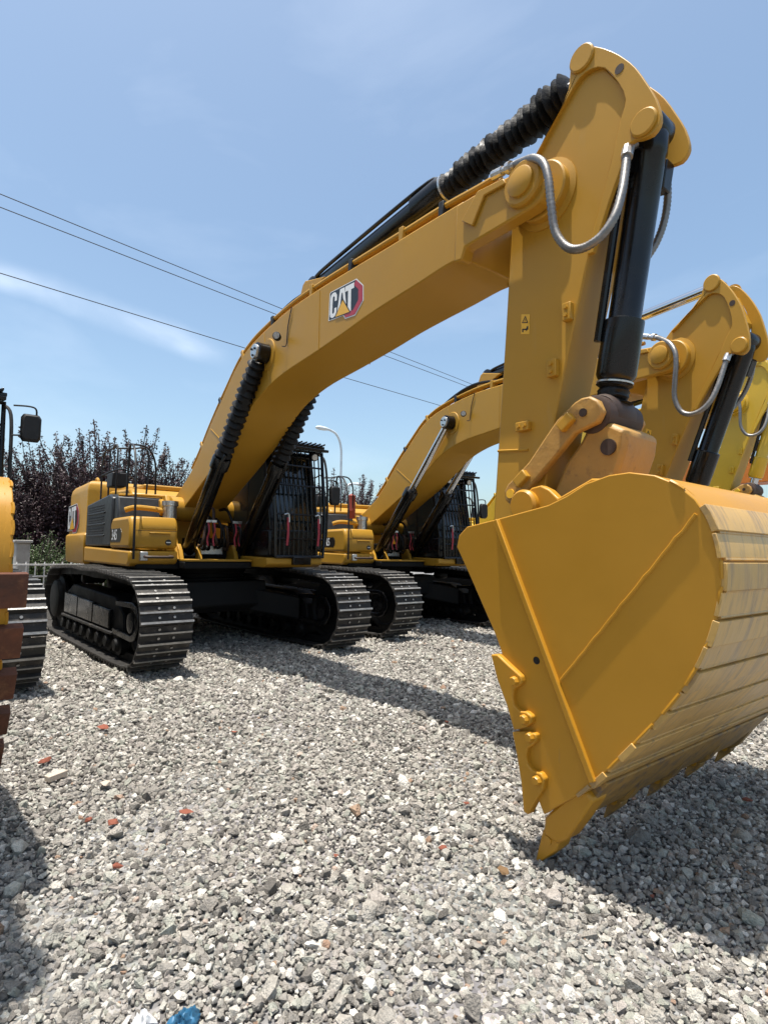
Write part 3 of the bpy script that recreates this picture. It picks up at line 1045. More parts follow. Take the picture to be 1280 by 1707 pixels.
    for s in (-1, 1):
        sp = up('side_plate', MB().prism(BUCK_SIDE, s*(W2-.035), s*W2), bpaint, bk, TK, bevel=.005)
        a, c = b1k(829, 867, BO), b1k(990, 1303, BO)
        dx, dz = c[0]-a[0], c[1]-a[1]
        L = hypot(dx, dz)
        px_, pz_ = -dz/L*.014, dx/L*.014
        mb = MB().prism([(a[0]+px_, a[1]+pz_), (c[0]+px_, c[1]+pz_), (c[0]-px_, c[1]-pz_), (a[0]-px_, a[1]-pz_)], s*(W2-.01), s*(W2+.022))
        up('reinforcing_bar', mb, bpaint, bk, TK, bevel=.004)
        rnd = random.Random(2)
        a, c = b1k(934, 1135, BO), b1k(1160, 857, BO)
        pts = [(a[0]+(c[0]-a[0])*i/24+rnd.uniform(-.003, .003), s*W2, a[1]+(c[1]-a[1])*i/24+rnd.uniform(-.003, .003)) for i in range(25)]
        up('weld_bead', MB().tube(pts, .008, 7, smooth=False), bpaint, bk, TK)
        rnd = random.Random(8)
        for q in range(20, len(SHELL)-3, 3):
            (xa, za), (xb, zb) = SHELL[q], SHELL[q+2]
            if rnd.random() < .85:
                up('weld_bead', MB().tube([(xa, s*(W2-.004), za), (SHELL[q+1][0], s*(W2-.001), SHELL[q+1][1]), (xb, s*(W2-.004), zb)], .0075, 6, sub=3), bpaint, bk, TK)
        x, z = b1k(894, 1101, BO)
        up('plate_hole', MB().lathe((x, s*(W2-.01), z), (x, s*(W2+.0025), z), [(0, .018), (1, .018)], 18), M_blackd, bk, TK)
        c8 = lambda P: bpk([(q[0]/2.37+740, q[1]/2.37+760) for q in P], BO)
        cuts = [[(200, 782), (226, 782), (268, 822), (320, 868), (324, 892), (308, 908), (290, 918), (286, 950), (292, 985), (310, 1003), (340, 1008), (362, 1026), (360, 1050), (340, 1068), (310, 1076), (290, 1078), (262, 980), (225, 880)],
                [(284, 1086), (350, 1084), (378, 1096), (380, 1120), (362, 1140), (345, 1150), (338, 1180), (344, 1215), (362, 1238), (396, 1248), (412, 1272), (404, 1312), (372, 1362), (346, 1412), (328, 1400), (318, 1280), (300, 1170)]]
        for P in cuts:
            up('side_cutter', MB().prism(c8(P), s*(W2-.02), s*(W2+.030)), bpaint, bk, TK, bevel=.007)
        for q in ((296, 886), (334, 1036), (356, 1106), (384, 1276)):
            x, z = c8([q])[0]
            up('bolt', MB().lathe((x, s*(W2+.028), z), (x, s*(W2+.05), z), [(0, .024), (.6, .024), (1, .018)], 8), bpaint, bk, TK)
        # hinge ear standing on the bucket
        E_ = bp([(870, 900), (880, 862), (886, 832), (900, 815), (916, 811), (930, 818), (944, 832), (1000, 800), (1030, 800), (1010, 840), (960, 900)], -.34)
        up('hinge_ear', MB().prism(E_, s*.315, s*.375), bpaint, bk, TK, bevel=.01)
        up('hinge_boss', MB().lathe((P_BPIN[0], s*.37, P_BPIN[1]), (P_BPIN[0], s*.42, P_BPIN[1]), [(0, .10), (.7, .10), (1, .085)], 24), bpaint, bk, TK)
    # wear strips along the back
    acc = [0]
    for i in range(1, len(SHELL)):
        acc.append(acc[-1]+hypot(SHELL[i][0]-SHELL[i-1][0], SHELL[i][1]-SHELL[i-1][1]))

    def at(sv):
        i = max(j for j in range(len(acc)) if acc[j] <= sv+1e-9)
        i = min(i, len(SHELL)-2)
        tt = (sv-acc[i])/(acc[i+1]-acc[i])
        x = SHELL[i][0]+tt*(SHELL[i+1][0]-SHELL[i][0])
        z = SHELL[i][1]+tt*(SHELL[i+1][1]-SHELL[i][1])
        dx, dz = SHELL[i+1][0]-SHELL[i][0], SHELL[i+1][1]-SHELL[i][1]
        L = hypot(dx, dz)
        return x, z, -dz/L, dx/L                              # outward for this winding
    s0, s1 = acc[-1]*.405, acc[-1]*.985
    if wear_gap:
        s0 = acc[-1]*.535
    pitch = (s1-s0)/wear_n
    rnd = random.Random(4)
    for i in range(wear_n):
        u0 = s0+pitch*i
        cov = .62 if wear_gap else (.84 if i % 2 else .93)
        u1 = u0+pitch*cov
        thick = .010 if i % 2 else .020
        if wear_gap:
            thick = .05
        N = 3
        top, bot = [], []
        for j in range(N+1):
            x, z, nx, nz_ = at(u0+(u1-u0)*j/N)
            top.append((x+nx*thick, z+nz_*thick))
            bot.append((x-nx*.006, z-nz_*.006))
        ov = .06 if wear_gap else rnd.choice((-.004, .006, .010, .003))
        mb = MB().prism(top+bot[::-1], -W2-ov, W2+ov)
        up('wear_strip', mb, wear, bk, TK, bevel=.0025)
        xa, za, nx, nz_ = at(u1+.004)
        pts = [(xa+nx*.006, -W2+.02+(2*W2-.04)*jj/12, za+nz_*.006) for jj in range(13)]
        up('weld_bead', MB().tube(pts, .007, 6, smooth=False), wear, bk, TK)
    CE = bpk([(904, 1360), (930, 1340), (962, 1318), (990, 1303), (1003, 1312), (975, 1345), (945, 1374), (915, 1388)], BO)
    ce = up('cutting_edge', MB().prism(CE, -W2+.05, W2-.05), M_tooth, bk, TK, bevel=.008)
    # teeth
    TP = bpk([(904, 1364), (932, 1338), (958, 1317), (974, 1321), (985, 1338), (962, 1372), (940, 1402), (925, 1409), (902, 1392)], BO)
    TT = bpk([(900, 1384), (926, 1409), (922, 1420), (889, 1445), (886, 1442), (893, 1412)], BO)
    for i in range(5):
        yc = (-W2+.075)+(2*W2-.15)*i/4
        hw = .062 if i == 0 else .045
        ks = 1.0 if i == 0 else .72
        rx_, rz_ = TP[3]
        TPi = [(rx_+(x-rx_)*ks, rz_+(z-rz_)*ks) for x, z in TP]
        TTi = [(rx_+(x-rx_)*ks, rz_+(z-rz_)*ks) for x, z in TT]
        mb = MB().prism(TPi, yc-hw, yc+hw)
        ad = up('tooth_adapter', mb, bpaint if i == 0 else M_tooth, bk, TK, bevel=.014)  # far adapters take the colour with shade painted in
        hw = .052 if i == 0 else .036
        mb = MB().prism(TTi, yc-hw, yc+hw)
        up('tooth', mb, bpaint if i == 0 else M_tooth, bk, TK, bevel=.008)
        x, z = b1k(908, 1403, BO)
        x, z = rx_+(x-rx_)*ks, rz_+(z-rz_)*ks
        for s in (-1, 1):
            up('tooth_pin', MB().cyl((x, yc+s*(hw-.002), z), (x, yc+s*(hw+.006), z), .02, seg=14), bpaint, bk, TK)
    return root

def shell_mesh(P, th, w):
    """bent plate with thickness: profile in (x, z), from -w to w"""
    n = len(P)
    inn = []
    for i in range(n):
        a, b = P[max(i-1, 0)], P[min(i+1, n-1)]
        dx, dz = b[0]-a[0], b[1]-a[1]
        L = hypot(dx, dz)
        inn.append((P[i][0]+dz/L*th, P[i][1]-dx/L*th))
    mb = MB()
    vs, fs = [], []
    for (x, z), (a, b) in zip(P, inn):
        vs += [(x, -w, z), (x, w, z), (a, w, b), (a, -w, b)]
    for i in range(n-1):
        for c in range(4):
            e = (c+1) % 4
            fs.append((i*4+c, i*4+e, i*4+4+e, i*4+4+c))
    fs += [(3, 2, 1, 0), tuple(range(4*n-4, 4*n))]
    return mb.add(vs, fs)
# ------------------------------------------------------------------ upper works
def loft(plan, levels):
    """plan polygon (x, y) stacked at (z, inset) levels"""
    cx = sum(p[0] for p in plan)/len(plan)
    cy = sum(p[1] for p in plan)/len(plan)
    mb = MB()
    n = len(plan)
    vs, fs = [], []
    for z, ins in levels:
        for x, y in plan:
            dx, dy = x-cx, y-cy
            L = hypot(dx, dy)
            vs.append((x-dx/L*ins, y-dy/L*ins, z))
    for j in range(len(levels)-1):
        fs += [(j*n+i, j*n+(i+1) % n, (j+1)*n+(i+1) % n, (j+1)*n+i) for i in range(n)]
    fs += [tuple(range(n-1, -1, -1)), tuple(range((len(levels)-1)*n, len(levels)*n))]
    return mb.add(vs, fs)

def arc(cx, cy, r, a0, a1, n=6):
    return [(cx+r*cos(radians(a0+(a1-a0)*i/n)), cy+r*sin(radians(a0+(a1-a0)*i/n))) for i in range(n+1)]

def upper_works(root, sw, up, paint, marks, mirror, extras, foot, redpot=False, mdy=0.0):
    # slewing deck
    mb = MB().box((-3.0, -1.2, 1.16), (1.05, 1.2, 1.30))
    mb.box((1.05, -.64, 1.17), (1.30, .36, 1.27))
    deck = up('slewing_deck', mb, M_under, bevel=.015)
    mb = MB().box((1.04, -.63, 1.275), (1.31, .36, 1.305))
    up('deck_edge', mb, paint, deck, bevel=.006)
    # right-hand skirt
    mb = MB().prism([(-1.80, 1.20), (1.0, 1.20), (1.10, 1.26), (1.10, 1.41), (-1.80, 1.46)], -1.31, -.66)
    up('deck_skirt', mb, paint, deck, bevel=.03)
    # left skirt under the cab
    mb = MB().prism([(-1.80, 1.20), (1.62, 1.20), (1.74, 1.25), (1.74, 1.34), (-1.80, 1.40)], .38, 1.31)
    up('deck_skirt', mb, paint, deck, bevel=.02)
    # counterweight
    plan = [(-1.84, -1.31), (-2.6, -1.31), (-3.5, -1.31), (-3.80, -1.26), (-3.98, -1.10), (-4.06, -.80), (-4.10, -.35), (-4.11, 0), (-4.10, .35), (-4.06, .80), (-3.98, 1.10), (-3.80, 1.26), (-3.5, 1.31), (-2.6, 1.31), (-1.84, 1.31)]
    mb = loft(plan, [(1.15, .05), (1.19, 0), (1.50, -.015), (1.66, -.015), (1.70, .035), (2.44, .04), (2.54, .06), (2.605, .11), (2.63, .19)])
    cw = up('counterweight', mb, paint, bevel=.012, smooth=50)
    mb = MB().box((-2.66, -1.318, 1.46), (-2.54, -1.27, 1.64))
    up('lifting_pocket', mb, M_blackd, cw, bevel=.005)
    for y0 in (-1.0, .8):
        up('lifting_eye', MB().tube([(-2.7, y0, 2.60), (-2.7, y0, 2.70), (-2.6, y0, 2.74), (-2.5, y0, 2.70), (-2.5, y0, 2.60)], .025, 8), paint, cw)
    if marks:
        A = bp([(114, 884), (132, 880), (133, 840), (116, 847)], -1.285)

        def mapf(u, v, l, A=A):
            u = u/1.41
            x = (1-u)*(1-v)*A[0][0]+u*(1-v)*A[1][0]+u*v*A[2][0]+(1-u)*v*A[3][0]
            z = (1-u)*(1-v)*A[0][1]+u*(1-v)*A[1][1]+u*v*A[2][1]+(1-u)*v*A[3][1]
            return (x, -1.288-l, z)
        logo(mapf, cw, 0)
    # engine hood and pump bay
    mb = MB().prism([(-1.84, 1.30), (-.35, 1.30), (-.35, 2.30), (-.5, 2.40), (-1.84, 2.45)], -.95, 1.24)
    hood = up('engine_hood', mb, paint, bevel=.04)
    up('hood_panel', MB().box((-1.6, -.7, 2.42), (-.6, .9, 2.50)), paint, hood, bevel=.02)
    for yy in (-.45, -.1, .25, .6):
        up('hood_slot', MB().box((-1.45, yy-.06, 2.495), (-.75, yy+.06, 2.512)), M_grill, hood, bevel=.004)
    up('exhaust_stack', MB().lathe((-1.2, .9, 2.40), (-1.2, .9, 2.86), [(0, .09), (.1, .075), (.95, .075), (1, .07)], 18), M_black, hood)
    # grille door on the right side
    mb = MB().prism([(-1.80, 1.47), (.0, 1.47), (-.04, 2.20), (-.20, 2.26), (-1.80, 2.17)], -1.295, -.95)
    gr = up('grille_door', mb, M_grill, bevel=.025)
    for z in (1.62, 1.80, 1.98):
        up('grille_bar', MB().box((-1.66, -1.312, z), (-.42, -1.29, z+.028)), M_grill, gr, bevel=.006)
        for zz in (.05, .09, .13):
            up('louvre', MB().box((-1.60, -1.303, z+zz-.008), (-.50, -1.29, z+zz+.008)), M_matte, gr, bevel=.003)
    # dark sloping panel behind the tool box
    mb = MB().prism([(-.03, 1.47), (.25, 1.80), (.12, 2.22), (-.03, 2.22)], -1.26, -.40)
    pb = up('pump_door', mb, M_grill, bevel=.03)
    up('yellow_pipe', MB().tube([(.28, -1.18, 2.0), (.34, -1.05, 2.04), (.36, -.8, 2.03), (.40, -.62, 2.0)], .04, 10), paint, pb)
    up('door_edge', MB().tube([(.10, -1.24, 2.23), (.10, -.9, 2.25), (.10, -.45, 2.25)], .02, 8), paint, pb)
    # tool box in front with step
    mb = MB().prism([(.02, 1.44), (1.08, 1.44), (1.10, 1.50), (1.10, 1.76), (1.02, 1.88), (.12, 1.88), (.02, 1.80)], -1.31, -.67)
    tb = up('tool_box', mb, paint, bevel=.045, segs=3)
    mb = MB().box((1.098, -1.16, 1.69), (1.118, -.70, 1.84))
    up('box_lid', MB().prism([(1.06, 1.70), (1.116, 1.70), (1.116, 1.77), (1.05, 1.875), (1.02, 1.87)], -1.16, -.70), paint, tb, bevel=.012)
    up('handle_groove', MB().box((1.098, -1.06, 1.645), (1.125, -.78, 1.665)), paint, tb, bevel=.006)
    up('hinge_line', MB().box((1.096, -1.27, 1.683), (1.104, -.69, 1.690)), M_blackd, tb)
    up('round_badge', MB().lathe((1.098, -.80, 1.53), (1.106, -.80, 1.53), [(0, .042), (1, .040)], 20), M_blackd, tb)
    up('badge_bar', MB().box((1.104, -.83, 1.524), (1.109, -.77, 1.536)), M_white, tb)
    if marks:
        Mt = Matrix(((-1, 0, 0, 0), (0, 0, 1, 0), (0, 1, 0, 0), (0, 0, 0, 1)))
        # reads from the machine's right side: text x runs towards +x
        Mt = Matrix(((1, 0, 0, .14), (0, 0, -1, -1.316), (0, 1, 0, 1.56), (0, 0, 0, 1)))
        up('number_plate', MB().prism([(.08, 1.53), (.62, 1.53), (.68, 1.60), (.68, 1.66), (.62, 1.72), (.08, 1.72)], -1.3125, -1.30), M_blackd, tb)
        text_mesh('345', .21, M_white, 'model_number', tb, Mt)
    up('step_bar', MB().tube([(1.12, -1.10, 1.34), (1.20, -1.10, 1.33), (1.20, -.78, 1.33), (1.12, -.78, 1.34)], .02, 8), M_redbrown, tb)
    up('step_block', MB().box((1.10, -1.18, 1.28), (1.17, -1.08, 1.40)), M_zinc, tb, bevel=.01)
    # filler cap and pot beside the boom foot
    up('filler_neck', MB().lathe((.42, -.58, 1.9), (.42, -.58, 2.16), [(0, .10), (.7, .10), (.72, .12), (1, .12)], 18), M_zinc, tb)
    if redpot:
        up('red_canister', MB().lathe((.35, -.80, 2.12), (.35, -.80, 2.62), [(0, .075), (.03, .08), (.3, .08), (.32, .085), (.36, .08), (.93, .08), (.97, .05), (1, .03)], 18), M_orangeplastic, tb)
    # boom foot brackets
    for s in (-1, 1):
        x, z = foot
        P = [(-.55, 1.25), (.95, 1.25), (.62, 1.72), (x+.22, z+.05), (x+.12, z+.20), (x-.10, z+.21), (x-.22, z+.06), (-.40, 1.7)]
        y = s*.58
        fb = up('foot_bracket', MB().prism(P, y-.035, y+.035), paint, bevel=.015)
        up('foot_pin', MB().lathe((x, y+s*.03, z), (x, y+s*.09, z), [(0, .14), (.7, .14), (1, .12)], 24), paint, fb)
    # swivel, valves and hoses between the cylinders
    vb = up('valve_block', MB().box((.15, -.30, 1.30), (.62, .28, 1.62)), M_under, bevel=.02)
    up('valve_cover', MB().box((.60, -.24, 1.36), (.70, .16, 1.52)), M_zinc, vb, bevel=.015)
    rnd = random.Random(21)
    for i in range(9):
        y0 = -.28+.07*i
        top = rnd.uniform(1.75, 2.05)
        up('hydraulic_hose', MB().tube([(.55, y0, 1.55), (.85+rnd.uniform(-.05, .1), y0+rnd.uniform(-.05, .05), 1.50+rnd.uniform(-.1, .1)), (.95+rnd.uniform(-.06, .06), y0*.9+rnd.uniform(-.06, .06), 1.75), (.80, y0*.8, top), (.55, y0*.7, top+.02)], .022, 8), M_bellow if i % 3 else M_redbrown, vb)
    if extras:
        for y, x in ((-.20, .98), (-.12, 1.0), (.22, .98), (.30, .95)):
            mb = MB()
            mb.obox((x, y, 1.86), (.012, 0, 0), (0, .040, 0), (0, 0, .02))
            up('tag_holder', mb, M_zinc, vb, bevel=.004)
            pts = [(x+.01, y, 1.84), (x+.03, y+.01, 1.72), (x+.015, y-.01, 1.60), (x+.03, y, 1.50)]
            mb = MB()
            C_ = catmull([Vector(q) for q in pts], 4)
            vs, fs = [], []
            for q in C_:
                vs += [(q.x, q.y-.012, q.z), (q.x, q.y+.012, q.z), (q.x-.003, q.y+.012, q.z), (q.x-.003, q.y-.012, q.z)]
            for i in range(len(C_)-1):
                for c in range(4):
                    e = (c+1) % 4
                    fs.append((i*4+c, i*4+e, i*4+4+e, i*4+4+c))
            mb.add(vs, fs)
            up('red_tag', mb, M_red, vb)
    # rails: right-front grab rail and catwalk rails
    hr = up('hand_rail', MB().tube([(1.15, -1.26, 1.30), (1.17, -1.27, 1.6), (1.15, -1.27, 2.1), (1.10, -1.27, 2.5), (.92, -1.25, 2.80), (.62, -1.22, 2.92), (.45, -1.2, 2.84), (.40, -1.2, 2.2)], .016, 8, sub=4), M_matte)
    for P in ([(-.25, -1.2, 2.2), (-.25, -1.2, 2.98), (-.6, -1.2, 3.02), (-1.2, -1.2, 2.98), (-1.25, -1.2, 2.2)], [(-.25, -.75, 2.3), (-.25, -.75, 2.98), (-.25, -1.0, 3.0), (-.25, -1.2, 2.98)],
              [(-.25, -1.2, 2.65), (-.75, -1.2, 2.66), (-1.24, -1.2, 2.65)], [(.08, -1.2, 2.62), (-.1, -1.2, 2.64), (-.25, -1.2, 2.65)], [(-.74, -1.2, 2.2), (-.74, -1.2, 2.7), (-.74, -1.2, 3.0)],
              [(-1.24, -1.2, 2.65), (-1.24, -.95, 2.66), (-1.24, -.7, 2.65), (-1.24, -.7, 2.3)], [(.62, -1.22, 2.92), (.60, -1.0, 2.9), (.50, -.85, 2.7), (.40, -.8, 2.25)]):
        up('rail', MB().tube(P, .014, 8, smooth=len(P) > 3, sub=4), M_matte, hr)
    up('rail_box', MB().box((-.70, -1.24, 2.40), (-.35, -1.02, 2.62)), M_matte, hr, bevel=.015)
    # ---------------- cab
    x0, x1, y0, y1, z0, z1 = .10, 1.66, .46, 1.30, 1.34, 2.98
    mb = MB().box((x0, y0, z0), (x1-.02, y1, z0+.42))
    cab = up('cab', mb, M_black, bevel=.03)
    def pillar(p, q, r=.045):
        d = Vector(q)-Vector(p)
        u = Vector((0, 1, 0)) if abs(d.z) > abs(d.y) else Vector((0, 0, 1))
        w = d.cross(u).normalized()
        u = w.cross(d).normalized()
        up('pillar', MB().obox((Vector(p)+Vector(q))/2, d/2, u*r, w*r), M_black, cab, bevel=.012)
    fx_ = x1-.02
    for yy in (y0+.05, y1-.05):
        pillar((fx_-.04, yy, z0+.40), (fx_-.30, yy, z1-.06))
        pillar((x0+.05, yy, z0+.40), (x0+.10, yy, z1-.06))
    pillar((.86, y1-.05, z0+.40), (.80, y1-.05, z1-.06), .035)
    pillar((.86, y0+.05, z0+.40), (.80, y0+.05, z1-.06), .035)
    up('roof', MB().prism([(x0-.02, z1-.10), (fx_-.20, z1-.10), (fx_-.24, z1), (x0+.05, z1+.03)], y0-.01, y1+.01), M_black, cab, bevel=.03)
    # glass
    mb = MB()
    mb.add([(fx_-.02, y0+.08, z0+.40), (fx_-.02, y1-.08, z0+.40), (fx_-.28, y1-.08, z1-.12), (fx_-.28, y0+.08, z1-.12)], [(0, 1, 2, 3)])
    up('front_pane', mb, M_glass, cab, smooth=0)
    for yy in (y0+.02, y1-.02):
        mb = MB().add([(x0+.08, yy, z0+.40), (fx_-.06, yy, z0+.40), (fx_-.30, yy, z1-.12), (x0+.12, yy, z1-.12)], [(0, 1, 2, 3)])
        up('side_pane', mb, M_glass, cab, smooth=0)
    mb = MB().add([(x0+.04, y0+.08, z0+.40), (x0+.04, y1-.08, z0+.40), (x0+.10, y1-.08, z1-.12), (x0+.10, y0+.08, z1-.12)], [(0, 1, 2, 3)])
    up('rear_pane', mb, M_glass, cab, smooth=0)
    # guard: bars in front, on the right side and over the roof
    gx = x1+.10
    zt = z1+.02
    def gpt(yy, z):
        s = max(0, min(1, (z-1.9)/(zt-1.9)))
        return (gx-.14*s, yy, z)
    gd = up('front_guard', MB().tube([gpt(y0+.04, 1.36), gpt(y0+.02, 1.9), gpt(y0+.02, zt-.04), gpt(y1+.02, zt-.04), gpt(y1+.02, 1.9), gpt(y1, 1.36), gpt(y0+.04, 1.36)], .028, 8, smooth=False), M_black, cab if False else None)
    nb = 11
    for i in range(1, nb):
        yy = y0+.03+(y1-y0)*i/nb
        up('guard_bar', MB().tube([gpt(yy, 1.38), gpt(yy, 1.9), gpt(yy, zt-.05)], .011, 6, smooth=False), M_black, gd)
    for z in (1.62, 1.98, 2.42, 2.72):
        up('guard_crossbar', MB().tube([gpt(y0+.02, z), gpt(y1+.02, z)], .016, 6, smooth=False), M_black, gd)
    for yy in (y0+.1, y1-.1):
        up('guard_mount', MB().tube([(x1-.04, yy, 1.5), gpt(yy, 1.5)], .02, 6, smooth=False), M_black, gd)
        up('guard_mount', MB().tube([(x1-.30, yy, z1-.03), gpt(yy, zt-.05)], .02, 6, smooth=False), M_black, gd)
    up('guard_step', MB().box((x1-.02, .78, 1.24), (x1+.14, 1.08, 1.36)), M_black, gd, bevel=.015)
    # roof guard: row of slats running fore and aft
    for i in range(11):
        yy = y0+.02+(y1-y0-.04)*i/10
        up('roof_slat', MB().obox(((x0+x1)/2+.10, yy, z1+.095), (.78, 0, .0), (0, .022, .012), (0, -.002, .012)), M_black, gd, bevel=.004)
    up('roof_rail', MB().box((x1-.05, y0-.02, z1+.045), (x1+.02, y1+.04, z1+.085)), M_black, gd, bevel=.008)
    up('roof_rail', MB().box((x0+.1, y0-.02, z1+.03), (x0+.17, y1+.04, z1+.085)), M_black, gd, bevel=.008)
    up('visor', MB().prism([(x1-.25, z1+.03), (x1+.17, z1-.03), (x1+.18, z1+.01), (x1-.2, z1+.06)], y0, y1+.02), M_black, gd, bevel=.008)
    for yy in (y1-.14, y0+.2):
        lx = x1-.02
        wl = up('work_lamp', MB().lathe((lx-.04, yy, z1-.09), (lx+.05, yy, z1-.10), [(0, .03), (.3, .055), (1, .06)], 16), M_black, gd)
        up('lamp_lens', MB().lathe((lx+.048, yy, z1-.0995), (lx+.056, yy, z1-.1005), [(0, .052), (1, .046)], 16), M_zinc, gd)
    # red tags tied to the guard
    if extras:
        for yy in (y0+.22, y1-.10):
            x, _, z = gpt(yy, 1.98)
            up('tag_tie', MB().tube([(x+.03, yy-.06, 1.97), (x+.035, yy, 1.985), (x+.03, yy+.02, 1.93), (x+.03, yy+.02, 1.86)], .012, 6), M_zinc, gd)
            up('red_tag', MB().prism([(x+.02, 1.52), (x+.026, 1.52), (x+.05, 1.70), (x+.034, 1.93), (x+.028, 1.93), (x+.042, 1.70)], yy-.016, yy+.018), M_red, gd)
    # left grab rail and mirror
    ml = up('cab_mirror', MB().tube([(x1-.02, y1+.06, 1.42), (x1+.03, y1+.10, 1.7), (x1+.03, y1+.10, 2.4), (x1-.05, y1+.09, 2.85), (x1-.14, y1+.03, z1-.02)], .018, 8), M_matte)
    up('mirror_arm', MB().tube([(x1+.03, y1+.10, mirror+.22), (x1+.04, y1+mdy+.22, mirror+.23), (x1+.04, y1+mdy+.28, mirror+.20), (x1+.04, y1+mdy+.28, mirror+.08)], .010, 6), M_matte, ml)
    up('mirror_arm', MB().tube([(x1+.03, y1+.10, mirror-.10), (x1+.04, y1+mdy+.26, mirror-.08)], .010, 6, smooth=False), M_matte, ml)
    mb = MB()
    P = [(.11*cos(2*pi*i/20)*(1 if True else 1), .17*sin(2*pi*i/20)) for i in range(20)]
    P = [(max(-.10, min(.10, a*1.15)), max(-.155, min(.155, bb*1.12))) for a, bb in P]
    vs = [(x1+.01, y1+mdy+.24+a, mirror+bb) for a, bb in P]+[(x1+.07, y1+mdy+.24+a*.8, mirror+bb*.85) for a, bb in P]
    n = len(P)
    mb.add(vs, [tuple(range(n)), tuple(range(2*n-1, n-1, -1))]+[((i+1) % n, i, n+i, n+(i+1) % n) for i in range(n)])
    up('mirror_housing', mb, M_matte, ml, bevel=.01)
    # left side body behind the cab
    mb = MB().prism([(-1.80, 1.40), (.05, 1.40), (.05, 2.1), (-1.80, 2.2)], .98, 1.30)
    up('left_door', mb, paint, bevel=.03)
# ------------------------------------------------------------------ ground
def ground_material():
    M = bpy.data.materials.new('gravel_bed')
    M.use_nodes = True
    t = M.node_tree
    b = t.nodes['Principled BSDF']
    b.inputs['Roughness'].default_value = .95
    b.inputs['Specular IOR Level'].default_value = .2
    tcn = t.nodes.new('ShaderNodeTexCoord')
    vo = t.nodes.new('ShaderNodeTexVoronoi')
    vo.inputs['Scale'].default_value = 26
    n1 = t.nodes.new('ShaderNodeTexNoise')
    n1.inputs['Scale'].default_value = 1.2
    n1.inputs['Detail'].default_value = 8
    cr = t.nodes.new('ShaderNodeValToRGB')
    cr.color_ramp.elements[0].color = (.07, .066, .06, 1)
    cr.color_ramp.elements[1].color = (.34, .325, .295, 1)
    mm = t.nodes.new('ShaderNodeMix')
    mm.data_type = 'RGBA'
    mm.blend_type = 'MULTIPLY'
    mm.inputs['Factor'].default_value = .5
    sep = t.nodes.new('ShaderNodeSeparateColor')
    t.links.new(tcn.outputs['Object'], vo.inputs['Vector'])
    t.links.new(tcn.outputs['Object'], n1.inputs['Vector'])
    t.links.new(vo.outputs['Color'], sep.inputs['Color'])
    t.links.new(sep.outputs['Red'], cr.inputs['Fac'])
    t.links.new(cr.outputs['Color'], mm.inputs['A'])
    t.links.new(n1.outputs['Color'], mm.inputs['B'])
    hs = t.nodes.new('ShaderNodeHueSaturation')
    hs.inputs['Saturation'].default_value = .35
    hs.inputs['Value'].default_value = 1.35
    t.links.new(mm.outputs['Result'], hs.inputs['Color'])
    t.links.new(hs.outputs['Color'], b.inputs['Base Color'])
    bn = t.nodes.new('ShaderNodeBump')
    bn.inputs['Strength'].default_value = 1
    bn.inputs['Distance'].default_value = .03
    bn.invert = True
    t.links.new(vo.outputs['Distance'], bn.inputs['Height'])
    t.links.new(bn.outputs['Normal'], b.inputs['Normal'])
    return M

M_ground = ground_material()

def undul(x, y):
    return .018*sin(x*1.3+.4)*cos(y*1.1)+.012*sin(x*2.9+y*2.3)+.010*sin(y*4.1-x*1.7)

mb = MB()
R_ = 900.0
gx = [-R_, -120, -40]+[-14+i*.5 for i in range(57)]+[30, 60, 150, R_]
gy = [-R_, -120, -40]+[-14+i*.5 for i in range(73)]+[40, 80, 200, R_]
vs = []
for x in gx:
    for y in gy:
        inn = (-13 < x < 13.5) and (-13 < y < 21)
        vs.append((x, y, (undul(x, y)-.035) if inn else -.035))
ny = len(gy)
fs = [(i*ny+j, (i+1)*ny+j, (i+1)*ny+j+1, i*ny+j+1) for i in range(len(gx)-1) for j in range(ny-1)]
mb.add(vs, fs)
g = make('ground', mb, M_ground, smooth=80)
tag(g, 'pale grey gravel yard surface stretching to the horizon', None, None, 'structure')

